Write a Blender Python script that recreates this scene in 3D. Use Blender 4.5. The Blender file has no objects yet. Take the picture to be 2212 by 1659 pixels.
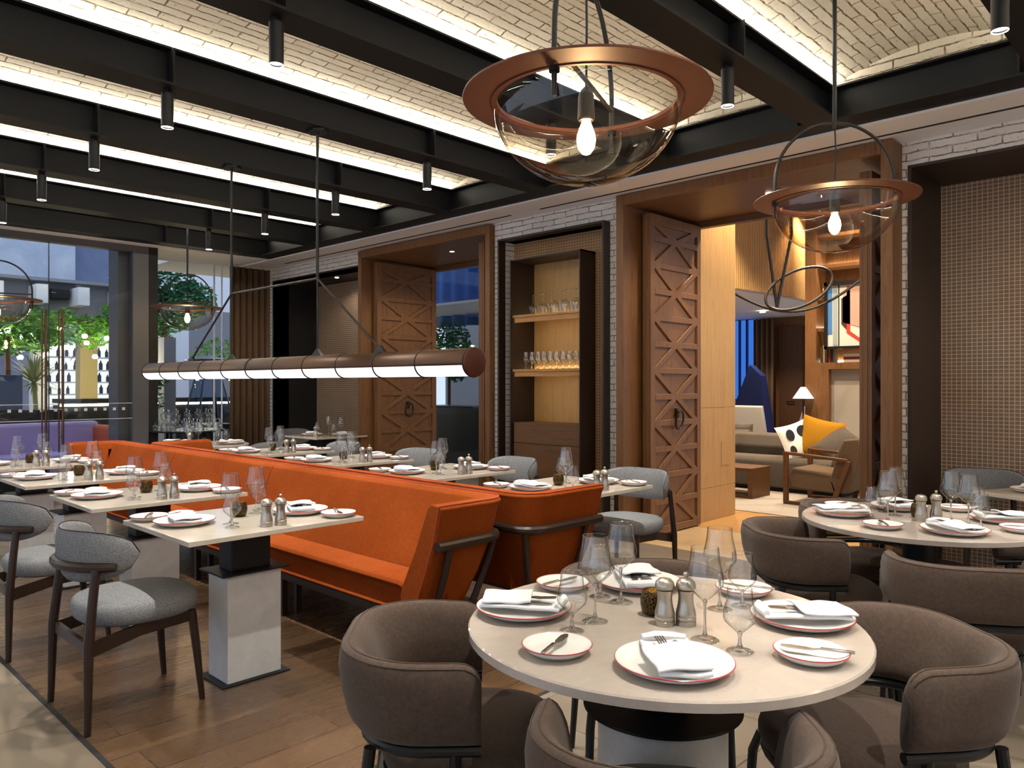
import bpy, math, random
from math import pi, sin, cos, sqrt, atan2, radians
from mathutils import Vector, Matrix
random.seed(7)
S = bpy.context.scene
COL = S.collection
V = Vector

# ------------------------------------------------------------------ mesh builder
class MB:
    def __init__(s): s.v = []; s.f = []; s.uv = {}
    def add(s, pts): 
        b = len(s.v); s.v += [tuple(p) for p in pts]; return b
    def box(s, x0, x1, y0, y1, z0, z1):
        b = s.add([(x0,y0,z0),(x1,y0,z0),(x1,y1,z0),(x0,y1,z0),(x0,y0,z1),(x1,y0,z1),(x1,y1,z1),(x0,y1,z1)])
        s.f += [tuple(b+i for i in q) for q in ((3,2,1,0),(4,5,6,7),(0,1,5,4),(1,2,6,5),(2,3,7,6),(3,0,4,7))]
        return s
    def bar(s, p, q, w, h, up=(0,0,1)):
        """box along p->q, width w (sideways), height h (along up)"""
        p, q = V(p), V(q); d = (q-p).normalized(); u = V(up); sd = d.cross(u).normalized(); u = sd.cross(d)
        pts = [e + sd*a*w/2 + u*c*h/2 for e in (p, q) for a, c in ((-1,-1),(1,-1),(1,1),(-1,1))]
        b = s.add(pts)
        s.f += [tuple(b+i for i in k) for k in ((0,1,2,3),(7,6,5,4),(4,5,1,0),(5,6,2,1),(6,7,3,2),(7,4,0,3))]
        return s
    def loft(s, rings, closed=True, caps=True, loop=False):
        n = len(rings[0]); b = s.add([p for r in rings for p in r]); m = len(rings)
        for i in range(m if loop else m-1):
            i2 = (i+1) % m
            for j in range(n if closed else n-1):
                k = (j+1) % n
                s.f.append((b+i*n+j, b+i*n+k, b+i2*n+k, b+i2*n+j))
        if caps and closed and not loop:
            s.f.append(tuple(b+j for j in reversed(range(n))))
            s.f.append(tuple(b+(m-1)*n+j for j in range(n)))
        return s
    def tube(s, pts, r, n=8, loop=False, caps=True):
        pts = [V(p) for p in pts]; m = len(pts)
        rr = r if isinstance(r, (list, tuple)) else [r]*m
        T = []
        for i in range(m):
            if loop: t = pts[(i+1) % m] - pts[i-1]
            else: t = pts[min(i+1, m-1)] - pts[max(i-1, 0)]
            T.append(t.normalized())
        a = V((0,0,1)) if abs(T[0].z) < .9 else V((1,0,0))
        nrm = (a - T[0]*a.dot(T[0])).normalized()
        rings = []
        for i in range(m):
            nrm = (nrm - T[i]*nrm.dot(T[i])).normalized(); bn = T[i].cross(nrm)
            rings.append([pts[i] + (nrm*cos(2*pi*k/n) + bn*sin(2*pi*k/n))*rr[i] for k in range(n)])
        return s.loft(rings, True, caps, loop)
    def lathe(s, prof, n=24, c=(0,0,0), capb=False, capt=False):
        rings = [[(c[0]+r*cos(2*pi*k/n), c[1]+r*sin(2*pi*k/n), c[2]+z) for k in range(n)] for r, z in prof]
        b = len(s.v); s.loft(rings, True, False)
        m = len(rings)
        if capb: s.f.append(tuple(b+j for j in reversed(range(n))))
        if capt: s.f.append(tuple(b+(m-1)*n+j for j in range(n)))
        return s
    def cyl(s, c, r, z0, z1, n=24):
        return s.lathe([(r, z0), (r, z1)], n, (c[0], c[1], 0), True, True)
    def sphere(s, c, r, n=12, sc=(1,1,1)):
        rings = []
        for i in range(1, n//2):
            a = pi*i/(n//2)
            rings.append([(c[0]+r*sc[0]*sin(a)*cos(2*pi*k/n), c[1]+r*sc[1]*sin(a)*sin(2*pi*k/n), c[2]-r*sc[2]*cos(a)) for k in range(n)])
        return s.loft(rings)
    def grid(s, fn, nu, nv, uvfn=None):
        b = s.add([fn(i/nu, j/nv) for i in range(nu+1) for j in range(nv+1)])
        if uvfn:
            for i in range(nu+1):
                for j in range(nv+1): s.uv[b+i*(nv+1)+j] = uvfn(i/nu, j/nv)
        for i in range(nu):
            for j in range(nv):
                a = b+i*(nv+1)+j
                s.f.append((a, a+nv+1, a+nv+2, a+1))
        return s
    def prism(s, poly, z0, z1):
        return s.loft([[(x, y, z0) for x, y in poly], [(x, y, z1) for x, y in poly]])
    def xf(s, M, start=0):
        for i in range(start, len(s.v)): s.v[i] = tuple(M @ V(s.v[i]))
        return s
    def build(s, name, mat, parent=None, smooth=True, bevel=0, sub=0, solid=0, angle=35, bseg=2):
        me = bpy.data.meshes.new(name); me.from_pydata(s.v, [], s.f); me.update()
        if s.uv:
            uvl = me.uv_layers.new(name='UVMap')
            for l in me.loops: uvl.data[l.index].uv = s.uv.get(l.vertex_index, (0, 0))
        me.materials.append(M[mat])
        if smooth:
            me.polygons.foreach_set('use_smooth', [True]*len(me.polygons))
            if not sub: me.set_sharp_from_angle(angle=radians(angle))
        o = bpy.data.objects.new(name, me); COL.objects.link(o)
        if solid:
            m = o.modifiers.new('s', 'SOLIDIFY'); m.thickness = solid; m.offset = 0
        if bevel:
            m = o.modifiers.new('b', 'BEVEL'); m.width = bevel; m.segments = bseg; m.limit_method = 'ANGLE'
        if sub:
            m = o.modifiers.new('d', 'SUBSURF'); m.levels = sub; m.render_levels = sub
        if parent: o.parent = parent
        return o

def arc(cx, cy, r, a0, a1, n, z=0):
    return [(cx+r*cos(a0+(a1-a0)*i/n), cy+r*sin(a0+(a1-a0)*i/n), z) for i in range(n+1)]

def superell(a, b, n, p=2.6, cx=0, cy=0):
    out = []
    for k in range(n):
        t = 2*pi*k/n; c, s_ = cos(t), sin(t)
        out.append((cx+a*abs(c)**(2/p)*(1 if c >= 0 else -1), cy+b*abs(s_)**(2/p)*(1 if s_ >= 0 else -1)))
    return out

def cushion(mb, a, b, z0, z1, n=36, p=2.7, c=(0,0), dome=.012):
    h = z1-z0
    prof = [(.90, 0), (.965, .12), (1, .38), (1, .62), (.975, .84), (.92, .97)]
    rings = [[(x, y, z0+h*t) for x, y in superell(a*s, b*s, n, p, *c)] for s, t in prof]
    rings += [[(x, y, z1+dome*(1-s*s)) for x, y in superell(a*s, b*s, n, p, *c)] for s in (.75, .45, .12)]
    return mb.loft(rings)

# ------------------------------------------------------------------ naming
def tag(o, label, cat, group=None, kind=None):
    o['label'] = label; o['category'] = cat
    if group: o['group'] = group
    if kind: o['kind'] = kind
    return o
def thing(name, label, cat, loc=(0,0,0), rz=0, group=None, kind=None):
    o = bpy.data.objects.new(name, None); COL.objects.link(o); o.empty_display_size = .1
    o.location = loc; o.rotation_euler = (0,0,rz)
    return tag(o, label, cat, group, kind)
def struct(o, label, cat): return tag(o, label, cat, None, 'structure')
def dup(root, loc, rz, label, group=None, scale=None):
    r = root.copy(); COL.objects.link(r); r.location = loc; r.rotation_euler = (0,0,rz); r['label'] = label
    if group: r['group'] = group
    elif 'group' in r: del r['group']
    if scale: r.scale = (scale,)*3 if not isinstance(scale, tuple) else scale
    for ch in root.children:
        c = ch.copy(); COL.objects.link(c); c.parent = r
        for g in ch.children:
            d = g.copy(); COL.objects.link(d); d.parent = c
    return r
class Kind:
    """first use places the source itself, later uses copy it"""
    def __init__(s, o): s.o = o; s.used = False
    def put(s, loc, rz, label, group=None, scale=None):
        if not s.used:
            s.used = True; o = s.o; o.location = loc; o.rotation_euler = (0,0,rz); o['label'] = label
            if group: o['group'] = group
            if scale: o.scale = (scale,)*3 if not isinstance(scale, tuple) else scale
            return o
        return dup(s.o, loc, rz, label, group, scale)

# ------------------------------------------------------------------ materials
M = {}
def srgb(h):
    h = h.lstrip('#'); c = [int(h[i:i+2], 16)/255 for i in (0, 2, 4)]
    return tuple(x/12.92 if x <= .04045 else ((x+.055)/1.055)**2.4 for x in c) + (1,)
class Mat:
    def __init__(s, name):
        s.m = bpy.data.materials.new(name); s.m.use_nodes = True; s.t = s.m.node_tree; s.n = s.t.nodes; s.l = s.t.links
        s.n.clear(); s.out = s.n.new('ShaderNodeOutputMaterial'); M[name] = s.m
    def node(s, t, **kw):
        n = s.n.new(t)
        for k, v in kw.items():
            if k in n.inputs: n.inputs[k].default_value = v
            else: setattr(n, k, v)
        return n
    def link(s, a, b): s.l.new(a, b)
    def bsdf(s, color='#808080', rough=.5, metal=0, spec=.5, **kw):
        b = s.node('ShaderNodeBsdfPrincipled'); s.b = b
        b.inputs['Base Color'].default_value = srgb(color) if isinstance(color, str) else color
        b.inputs['Roughness'].default_value = rough; b.inputs['Metallic'].default_value = metal
        b.inputs['Specular IOR Level'].default_value = spec
        for k, v in kw.items(): b.inputs[k.replace('_', ' ')].default_value = v
        s.link(b.outputs[0], s.out.inputs[0]); return s
    def coord(s, kind='Object', scale=(1,1,1), rot=(0,0,0), loc=(0,0,0)):
        tc = s.node('ShaderNodeTexCoord'); mp = s.node('ShaderNodeMapping')
        mp.inputs['Scale'].default_value = scale; mp.inputs['Rotation'].default_value = rot; mp.inputs['Location'].default_value = loc
        s.link(tc.outputs[kind], mp.inputs[0]); return mp.outputs[0]
    def noise(s, vec, scale=5, detail=4, rough=.55, dist=0):
        n = s.node('ShaderNodeTexNoise'); n.inputs['Scale'].default_value = scale; n.inputs['Detail'].default_value = detail
        n.inputs['Roughness'].default_value = rough; n.inputs['Distortion'].default_value = dist
        s.link(vec, n.inputs['Vector']); return n.outputs['Fac']
    def ramp(s, fac, stops):
        r = s.node('ShaderNodeValToRGB'); e = r.color_ramp.elements
        while len(e) < len(stops): e.new(.5)
        for i, (p, c) in enumerate(stops):
            e[i].position = p; e[i].color = srgb(c) if isinstance(c, str) else c
        s.link(fac, r.inputs[0]); return r.outputs[0]
    def mix(s, fac, a, b, blend='MIX'):
        m = s.node('ShaderNodeMix'); m.data_type = 'RGBA'; m.blend_type = blend
        for src, i in ((fac, 0), (a, 6), (b, 7)):
            if isinstance(src, (int, float)): m.inputs[i].default_value = src
            elif isinstance(src, str): m.inputs[i].default_value = srgb(src)
            elif isinstance(src, tuple): m.inputs[i].default_value = src
            else: s.link(src, m.inputs[i])
        return m.outputs[2]
    def color(s, o): s.link(o, s.b.inputs['Base Color']); return s
    def rough(s, o): s.link(o, s.b.inputs['Roughness']); return s
    def bump(s, h, strength=.3, dist=.01):
        b = s.node('ShaderNodeBump'); b.inputs['Strength'].default_value = strength; b.inputs['Distance'].default_value = dist
        s.link(h, b.inputs['Height']); s.link(b.outputs[0], s.b.inputs['Normal']); return s
    def emit(s, color, strength):
        e = s.node('ShaderNodeEmission'); e.inputs[0].default_value = srgb(color) if isinstance(color, str) else color
        e.inputs[1].default_value = strength; s.link(e.outputs[0], s.out.inputs[0]); return s
    def swap(s, vec, order):
        sp = s.node('ShaderNodeSeparateXYZ'); cb = s.node('ShaderNodeCombineXYZ'); s.link(vec, sp.inputs[0])
        for i, c in enumerate(order):
            if c: s.link(sp.outputs['XYZ'.index(c)], cb.inputs[i])
        return cb.outputs[0]
    def bricks(s, vec, w, h, mortar, c1, c2, cm, offset=.5, smooth=.1, bias=0):
        b = s.node('ShaderNodeTexBrick'); b.offset = offset; b.inputs['Scale'].default_value = 1
        b.inputs['Brick Width'].default_value = w; b.inputs['Row Height'].default_value = h
        b.inputs['Mortar Size'].default_value = mortar; b.inputs['Mortar Smooth'].default_value = smooth; b.inputs['Bias'].default_value = bias
        for k, c in (('Color1', c1), ('Color2', c2), ('Mortar', cm)): b.inputs[k].default_value = srgb(c)
        s.link(vec, b.inputs['Vector']); return b
    def distort(s, vec, scale, amt):
        n = s.node('ShaderNodeTexNoise'); n.inputs['Scale'].default_value = scale; n.inputs['Detail'].default_value = 3
        s.link(vec, n.inputs['Vector'])
        a = s.node('ShaderNodeVectorMath', operation='SUBTRACT'); a.inputs[1].default_value = (.5, .5, .5); s.link(n.outputs['Color'], a.inputs[0])
        m = s.node('ShaderNodeVectorMath', operation='SCALE'); m.inputs['Scale'].default_value = amt; s.link(a.outputs[0], m.inputs[0])
        d = s.node('ShaderNodeVectorMath', operation='ADD'); s.link(vec, d.inputs[0]); s.link(m.outputs[0], d.inputs[1]); return d.outputs[0]

def plain(name, color, rough=.5, metal=0, spec=.5, **kw): return Mat(name).bsdf(color, rough, metal, spec, **kw)
def fabric(name, ca, cb, scale=180, rough=.95, bump=.25, cloud=None, sheen=.0):
    m = Mat(name).bsdf(ca, rough, 0, .08); v = m.coord('Object')
    n = m.noise(v, scale, 3, .7); c = m.ramp(n, [(.35, ca), (.65, cb)])
    if cloud:
        c = m.mix(m.noise(v, 5, 4, .6), c, m.mix(1.0, c, cloud, 'MULTIPLY'))
    m.color(c).bump(n, bump, .004)
    if sheen: m.b.inputs['Sheen Weight'].default_value = sheen
    return m
def wood(name, ca, cb, axis='Z', scale=1.0, rough=.45, bump=.05):
    m = Mat(name).bsdf(ca, rough, 0, .35)
    sc = {'Z': (14, 14, .9), 'X': (.9, 14, 14), 'Y': (14, .9, 14)}[axis]
    v = m.coord('Object', tuple(x*scale for x in sc)); n = m.noise(v, 2.2, 6, .62, .6)
    v2 = m.coord('Object', tuple(x*scale*6 for x in sc)); n2 = m.noise(v2, 3, 2, .5)
    c = m.ramp(n, [(.3, cb), (.52, ca), (.72, cb)]); c = m.mix(.22, c, m.ramp(n2, [(.35, cb), (.65, ca)]))
    m.color(c).bump(n2, bump, .003); return m
def brickmat(name, c1, c2, cm, uv=False, order='XZ', w=.29, h=.056):
    m = Mat(name).bsdf(c1, .85, 0, .2)
    v = m.coord('UV' if uv else 'Object'); 
    if not uv: v = m.swap(v, order)
    vd = m.distort(m.distort(v, 5, .022), 28, .012)
    b = m.bricks(vd, w, h, .0055, c1, c2, cm, .5, .35)
    n = m.noise(v, 9, 6, .7); n3 = m.noise(v, 38, 4, .7)
    c = m.mix(m.ramp(n, [(.45, '#000000'), (.7, '#ffffff')]), b.outputs['Color'], c2)
    pit = m.ramp(n3, [(.31, '#ffffff'), (.37, '#000000')]); c = m.mix(pit, c, cm)
    m.color(c)
    h_ = m.mix(.35, m.ramp(b.outputs['Fac'], [(0, '#ffffff'), (1, '#000000')]), n3); m.bump(m.mix(pit, h_, '#000000'), .55, .012)
    return m
def gridmat(name, ca, cb, line, cw=.034, ch=.029, rough=.6):
    m = Mat(name).bsdf(ca, rough, 0, .3); v = m.swap(m.coord('Object'), 'XZ')
    b = m.bricks(v, cw, ch, .0026, ca, cb, line, 0.0, .2)
    n = m.noise(v, 1.3, 3, .5); c = m.mix(m.ramp(n, [(.4, '#000000'), (.65, '#909090')]), b.outputs['Color'], m.mix(1.0, b.outputs['Color'], '#d8a080', 'MULTIPLY'))
    m.color(c).bump(b.outputs['Fac'], .5, .006); return m
def thinglass(name, tint='#ffffff', edge='#b9c0c0', strength=1.0, rough=.015):
    """thin sheet: clear in front view, tinted and mirror-like towards the edges"""
    m = Mat(name)
    lw = m.node('ShaderNodeLayerWeight'); lw.inputs['Blend'].default_value = .5
    p3 = m.node('ShaderNodeMath', operation='POWER'); p3.inputs[1].default_value = 3.0; m.link(lw.outputs['Facing'], p3.inputs[0])
    p5 = m.node('ShaderNodeMath', operation='POWER'); p5.inputs[1].default_value = 4.5; m.link(lw.outputs['Facing'], p5.inputs[0])
    ma = m.node('ShaderNodeMath', operation='MULTIPLY_ADD'); ma.inputs[1].default_value = .85*min(1, strength); ma.inputs[2].default_value = .06*strength; m.link(p5.outputs[0], ma.inputs[0])
    tr = m.node('ShaderNodeBsdfTransparent'); gl = m.node('ShaderNodeBsdfGlossy'); gl.inputs['Roughness'].default_value = rough
    m.link(m.mix(p3.outputs[0], tint, edge), tr.inputs[0])
    mx = m.node('ShaderNodeMixShader'); m.link(ma.outputs[0], mx.inputs[0]); m.link(tr.outputs[0], mx.inputs[1]); m.link(gl.outputs[0], mx.inputs[2])
    m.link(mx.outputs[0], m.out.inputs[0]); return m

plain('black_metal', '#0c0d0f', .5, 0, .35)
plain('soft_black', '#0f0f11', .7)
plain('beam_metal', '#101114', .6, 0, .22)
plain('dark_bronze', '#1d1510', .42, .1)
plain('niche_brown', '#2a1c14', .5, .1)
plain('chair_tube', '#0d0e10', .42, 0, .4)
plain('white_plaster', '#f2f3f7', .8, 0, .2)
plain('gap_dark', '#141416', .8)
plain('column_gray', '#55565c', .6)
plain('bronze_handle', '#6e5846', .25, .9)
plain('copper_matte', '#5e3524', .5, .3)
plain('lamp_bronze', '#4d3626', .42, .4)
plain('lamp_wood', '#43190e', .5, 0, .3)
plain('porcelain', '#e9e9e6', .12, 0, .5)
plain('red_rim', '#a83a48', .2)
plain('steel', '#b9b5ae', .22, 1)
plain('brushed_steel', '#b5afa5', .3, 1)
plain('orange_piping', '#8f3312', .9)
plain('cream_shade', '#efece4', .8)
plain('purple_fabric', '#b5a6dc', .9)
plain('terracotta_fabric', '#b5543a', .9)
plain('dark_blue', '#16245c', .5)
plain('blue_curtain', '#3a6fc0', .8)
plain('blue_gray', '#41506a', .8)
plain('dark_screen', '#101216', .35)
plain('paper', '#d8cfc0', .9)
plain('book_red', '#8c3b2c', .8); plain('book_dark', '#33261d', .8); plain('book_tan', '#b08c5c', .8)
plain('chrome_dark', '#44474c', .25, .9)
plain('concrete_gray', '#8e919c', .85); plain('cream_column', '#cbb883', .85)
plain('bar_black', '#0d0e11', .3)
plain('art_white', '#cfc6bd', .7); plain('art_blue', '#3d6ea8', .7); plain('art_red', '#b5301a', .7); plain('art_maroon', '#3c1214', .7); plain('art_pink', '#b58c7e', .7); plain('art_gray', '#8d9aa0', .7)
plain('trunk_brown', '#5b3a2a', .9)
plain('pale_wall', '#eef1fb', .9)
Mat('led_warm').emit((1, .945, .84, 1), 50)
Mat('tube_white').emit((.93, .98, 1, 1), 1.35)
Mat('bulb_glow').emit((1, .70, .34, 1), 60)
Mat('spot_lens').emit((1, .93, .82, 1), 6)
Mat('string_glow').emit((1, .80, .48, 1), 45)
Mat('shelf_glow').emit((1, .82, .52, 1), 20)
Mat('dusk_glow').emit((.04, .16, .62, 1), .9)
Mat('shelf_lamp').emit((1, .80, .45, 1), 9)
Mat('lamp_glow').emit((1, .93, .85, 1), 1.0)
Mat('bar_glow').emit((.95, .96, .9, 1), 1.0)
Mat('fill_light').emit((1, .82, .58, 1), 18)  # glowing discs of the fill lights added in the lounge
thinglass('glass_bowl', '#f8f2e8', '#c0ad90', 1.3, .02)
thinglass('glass_pane', '#f6f9fa', '#c8d4d8', .5)
m = Mat('mercury_glass').bsdf('#4a3c28', .25, 1); n = m.noise(m.coord('Object'), 260, 3, .7); m.color(m.ramp(n, [(.4, '#0d0b08'), (.72, '#7a6440')])).bump(n, .6, .004)
fabric('orange_suede', '#83401a', '#8e471a', 60, .95, .06, '#dcbc94', .0)
fabric('gray_felt', '#5a5c60', '#8b8d91', 230, .97, .3)
fabric('brown_suede', '#4e433d', '#594d46', 90, .85, .05, '#cfc4bc', .1)
fabric('brown_seat', '#3d322b', '#473a32', 90, .85, .05, None, .1)
fabric('sofa_gray', '#4b443e', '#6b625a', 160, .97, .3)
fabric('lounge_brown', '#5b4c3e', '#6c5b4b', 120, .95, .2)
fabric('mustard', '#96691a', '#a57522', 120, .95, .2)
fabric('napkin_cloth', '#e6e6ea', '#f1f1f4', 300, .95, .08)
fabric('wallcover', '#9c9388', '#b3aa9e', 130, .95, .3)
fabric('carpet', '#958d86', '#a79f97', 60, 1, .3)
fabric('curtain_brown', '#6a5544', '#755e4a', 200, .95, .1)
fabric('lilac_gray', '#7d7788', '#8a8494', 200, .95, .1)
wood('oak', '#7c5633', '#5d3d24', 'Z')
wood('oak_soffit', '#6e4d30', '#563a24', 'X')
wood('oak_dark', '#5a3d28', '#472e1d', 'Z')
wood('oak_pale', '#b8935f', '#a27e4e', 'Z', .8)
wood('oak_shelf', '#b98a52', '#966a3a', 'X')
wood('walnut', '#2b1c14', '#1f140e', 'Z', 1, .35)
wood('teak', '#644124', '#4b2f19', 'X', 1)
# floor planks run along Y
m = Mat('plank_floor').bsdf('#5d4632', .3, 0, .5)
v = m.coord('Object'); vb = m.swap(v, 'YX')
b = m.bricks(vb, 1.75, .19, .0022, '#624b36', '#4d3a29', '#261b12', .37, 0.0, -.1)
g = m.noise(m.coord('Object', (16, 1.1, 1)), 2.4, 7, .65, .8); g2 = m.noise(m.coord('Object', (70, 3, 1)), 2, 3, .6)
c = m.mix(m.ramp(g, [(.3, '#000000'), (.8, '#808080')]), b.outputs['Color'], m.mix(1.0, b.outputs['Color'], '#9a8a78', 'MULTIPLY'))
c = m.mix(.18, c, m.ramp(g2, [(.3, '#54452f' if False else '#3d2e20'), (.7, '#6d543b')])); m.color(c)
m.rough(m.ramp(g, [(.2, (.24,)*3+(1,)), (.8, (.32,)*3+(1,))])); m.bump(m.mix(.25, b.outputs['Fac'], g2), .05, .002)
# stone tiles
m = Mat('stone_floor').bsdf('#85786a', .3, 0, .5)
v = m.coord('Object'); b = m.bricks(v, .9, .6, .003, '#786d61', '#6d6256', '#463e35', .5, 0.0)
n = m.noise(v, 2.5, 7, .65, .5); c = m.mix(m.ramp(n, [(.4, '#000000'), (.75, '#a0a0a0')]), b.outputs['Color'], '#857a6c'); m.color(c).rough(m.ramp(n, [(.2, (.22,)*3+(1,)), (.8, (.4,)*3+(1,))]))
m = Mat('beige_stone').bsdf('#b79c76', .3, 0, .5); n = m.noise(m.coord('Object'), 3, 7, .65, .5); m.color(m.ramp(n, [(.3, '#b0946e'), (.7, '#cbb28b')]))
m = Mat('gray_stone').bsdf('#8b8071', .45); n = m.noise(m.coord('Object'), 3, 6, .6, .4); m.color(m.ramp(n, [(.3, '#83796b'), (.7, '#988c7c')]))
wood('pale_floor', '#b98d55', '#a17845', 'Y', .6, .35)
def marble(name, ca, cb, vein, rough=.12, sc=6):
    m = Mat(name).bsdf(ca, rough, 0, .5); v = m.coord('Object'); n = m.noise(v, sc, 8, .65, .6); w = m.noise(v, sc*2.2, 8, .7, 1.6)
    c = m.ramp(n, [(.3, ca), (.7, cb)]); c = m.mix(m.ramp(w, [(.485, '#000000'), (.5, '#808080'), (.515, '#000000')]), c, vein); m.color(c); return m
marble('table_marble', '#b4aba0', '#c0b7ac', '#a0907e', .06)
marble('table_marble_round', '#aba199', '#b7ada5', '#978a7e', .06)
marble('pedestal_marble', '#bfbfc1', '#cfcfd0', '#8d8f93', .35, 9)
marble('blue_stone', '#b9c6e0', '#dde6f6', '#8d9abb', .8, 1.1)
marble('slate_wall', '#7580a4', '#8893b6', '#656f90', .9, 1.5)
brickmat('brick_wall', '#eceae7', '#ded9d4', '#7d746b')
brickmat('brick_vault', '#d6cebb', '#c6bca6', '#5a4e3e', True)
gridmat('mesh_panel', '#7d6a5a', '#867363', '#d0bca4')
gridmat('mesh_panel_warm', '#7c5f43', '#86684b', '#c09a6a')
def leafmat(name, a, b):
    m = Mat(name).bsdf(a, .6, 0, .3); n = m.noise(m.coord('Object'), 3, 3, .6); m.color(m.ramp(n, [(.35, a), (.65, b)])); return m
leafmat('leaf_green', '#2c6419', '#5d9630'); leafmat('leaf_dark', '#205a40', '#469060'); leafmat('leaf_pale', '#7d8a60', '#a3ab80')
plain('stem_pale', '#8f9a5e', .8)
SPOT_W = 125; WORLD_W = 1.0; EXPOSURE = 0.3
thinglass('glass_bowl_blue', '#dfe8f6', '#8da0c0', 1.2)
# ================================================================== the setting
b = MB(); b.box(-10.75, 3.1, -4, 6.66, -.1, -.001)
struct(b.build('floor_stone', 'stone_floor', smooth=False), 'pale stone tile floor of the dining room', 'floor')
b = MB(); b.box(-10.7, -2.31, .995, 4.75, -.02, .001)
struct(b.build('floor_planks', 'plank_floor', smooth=False), 'brown oak plank floor under the banquettes and square tables', 'floor')
b = MB(); b.box(-10.7, -2.30, .975, .995, -.02, .002); b.box(-2.31, -2.29, .995, 4.75, -.02, .002)
struct(b.build('trim_1', 'gap_dark', smooth=False), 'thin dark metal strip edging the plank floor', 'floor trim')
b = MB(); b.box(-3.95, -1.87, 5.64, 6.64, -.02, .001)
struct(b.build('floor_threshold', 'beige_stone', smooth=False), 'beige stone slab in the lounge doorway', 'floor')

b = MB(); YW = 5.70
b.box(-10.75, -10.44, YW, 5.95, 0, 3.1); b.box(-10.44, -8.2, YW, 5.95, 2.91, 3.1); b.box(-8.2, -8.10, YW, 5.95, 0, 3.1)
b.box(-5.80, -5.60, YW, 5.95, 0, 3.1); b.box(-5.60, -4.27, YW, 5.95, 2.88, 3.1); b.box(-4.27, -4.07, YW, 5.95, 0, 3.1)
b.box(-1.80, -1.717, 5.80, 6.05, 0, 3.1); b.box(-1.717, 2.2, 5.80, 6.05, 2.935, 3.1); b.box(2.2, 3.1, 5.80, 6.05, 0, 3.1)
struct(b.build('wall_back', 'brick_wall', smooth=False), 'whitewashed brick wall around the oak doorways and niches', 'wall')
b = MB(); b.box(3.1, 3.2, -4, 6, 0, 3.6)
struct(b.build('wall_right', 'white_plaster', smooth=False), 'plain plaster wall closing the right side', 'wall')

# ceiling: plaster soffit, slots, beams, brick vaults
b = MB(); b.box(-10.75, 3.1, 5.19, 5.95, 3.1, 3.16); b.box(-9.93, -9.62, -4, 5.19, 3.1, 3.16); b.box(-10.75, -9.93, 3.7, 5.19, 3.1, 3.16)
b.box(-10.75, 3.1, 5.185, 5.205, 3.085, 3.1); b.box(-9.63, -9.61, -4, 5.19, 3.085, 3.1)
struct(b.build('ceiling_soffit', 'white_plaster', smooth=False), 'pale plaster soffit running round the edge of the ceiling', 'ceiling')
b = MB(); b.box(-9.8, -5.35, 5.51, 5.532, 3.096, 3.104); b.box(-4.955, 3.0, 5.51, 5.532, 3.096, 3.104)
struct(b.build('trim_2', 'gap_dark', smooth=False), 'narrow dark air slot in the plaster soffit', 'ceiling trim')
BX = [-.755 - 1.25*k for k in range(-3, 8)]       # beam centre lines
for i, x in enumerate(BX):
    b = MB(); y0, y1 = -4, 5.08
    b.box(x-.104, x+.104, y0, 4.9645, 3.1, 3.114); b.box(x-.008, x+.008, y0, y1, 3.114, 3.325); b.box(x-.075, x+.075, y0, y1, 3.315, 3.328)
    for y in (-2.1, 1.79, 3.73): b.box(x-.098, x+.098, y-.006, y+.006, 3.114, 3.315)
    o = b.build('ceiling_beam', 'beam_metal', smooth=False)
    struct(o, 'black steel ceiling beam between brick vaults, number %d from the right wall' % (i+1), 'beam')
b = MB(); b.box(-9.6, 3.1, 4.965, 5.19, 3.1, 3.114); b.box(-9.6, 3.1, 5.07, 5.086, 3.114, 3.33); b.box(-9.6, 3.1, 5.0, 5.16, 3.318, 3.33)
for x in BX: b.box(x-.17, x-.158, 4.97, 5.08, 3.114, 3.318)
struct(b.build('ceiling_beam', 'beam_metal', smooth=False), 'black steel edge beam parallel to the brick wall', 'beam')
for i in range(len(BX)-1):
    x1, x0 = BX[i], BX[i+1]; b = MB()
    def fn(u, v, x0=x0, x1=x1): return (x0+(x1-x0)*v, -4+9.06*u, 3.335+.135*sin(pi*v)**.85)
    b.grid(fn, 2, 24, lambda u, v: (9.06*u, 1.29*v+.07*i))
    o = b.build('ceiling_vault', 'brick_vault', angle=60)
    struct(o, 'cream brick barrel vault between steel beams, number %d from the right wall' % (i+1), 'vault')
    b = MB(); n = 16
    pts = [(x0+(x1-x0)*k/n, 3.335+.135*sin(pi*k/n)**.85) for k in range(n+1)]
    q = b.add([(x, 5.06, z) for x, z in pts] + [(x1, 5.06, 3.32), (x0, 5.06, 3.32)])
    b.f.append(tuple(range(q, q+n+3)))
    for k, (x, z) in enumerate(pts): b.uv[q+k] = (x, z)
    b.uv[q+n+1] = (x1, 3.32); b.uv[q+n+2] = (x0, 3.32)
    struct(b.build('ceiling_vault_end', 'brick_vault', smooth=False), 'brick lunette closing vault number %d from the right wall' % (i+1), 'vault')
    for sx, xx, side in ((1, x0, 'left'), (-1, x1, 'right')):
        b = MB(); b.box(xx+sx*.052, xx+sx*.072, -3.9, 5.03, 3.329, 3.339)
        o = b.build('cove_light_strip', 'led_warm', smooth=False)
        tag(o, 'warm linear cove light along the %s edge of vault %d from the right wall' % (side, i+1), 'cove light', 'cove light strips on the beams')
b = MB(); b.box(-10.75, 3.2, -4, 6.7, 3.55, 3.6)
struct(b.build('ceiling_slab', 'soft_black', smooth=False), 'dark slab above the brick vaults', 'ceiling')

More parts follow.
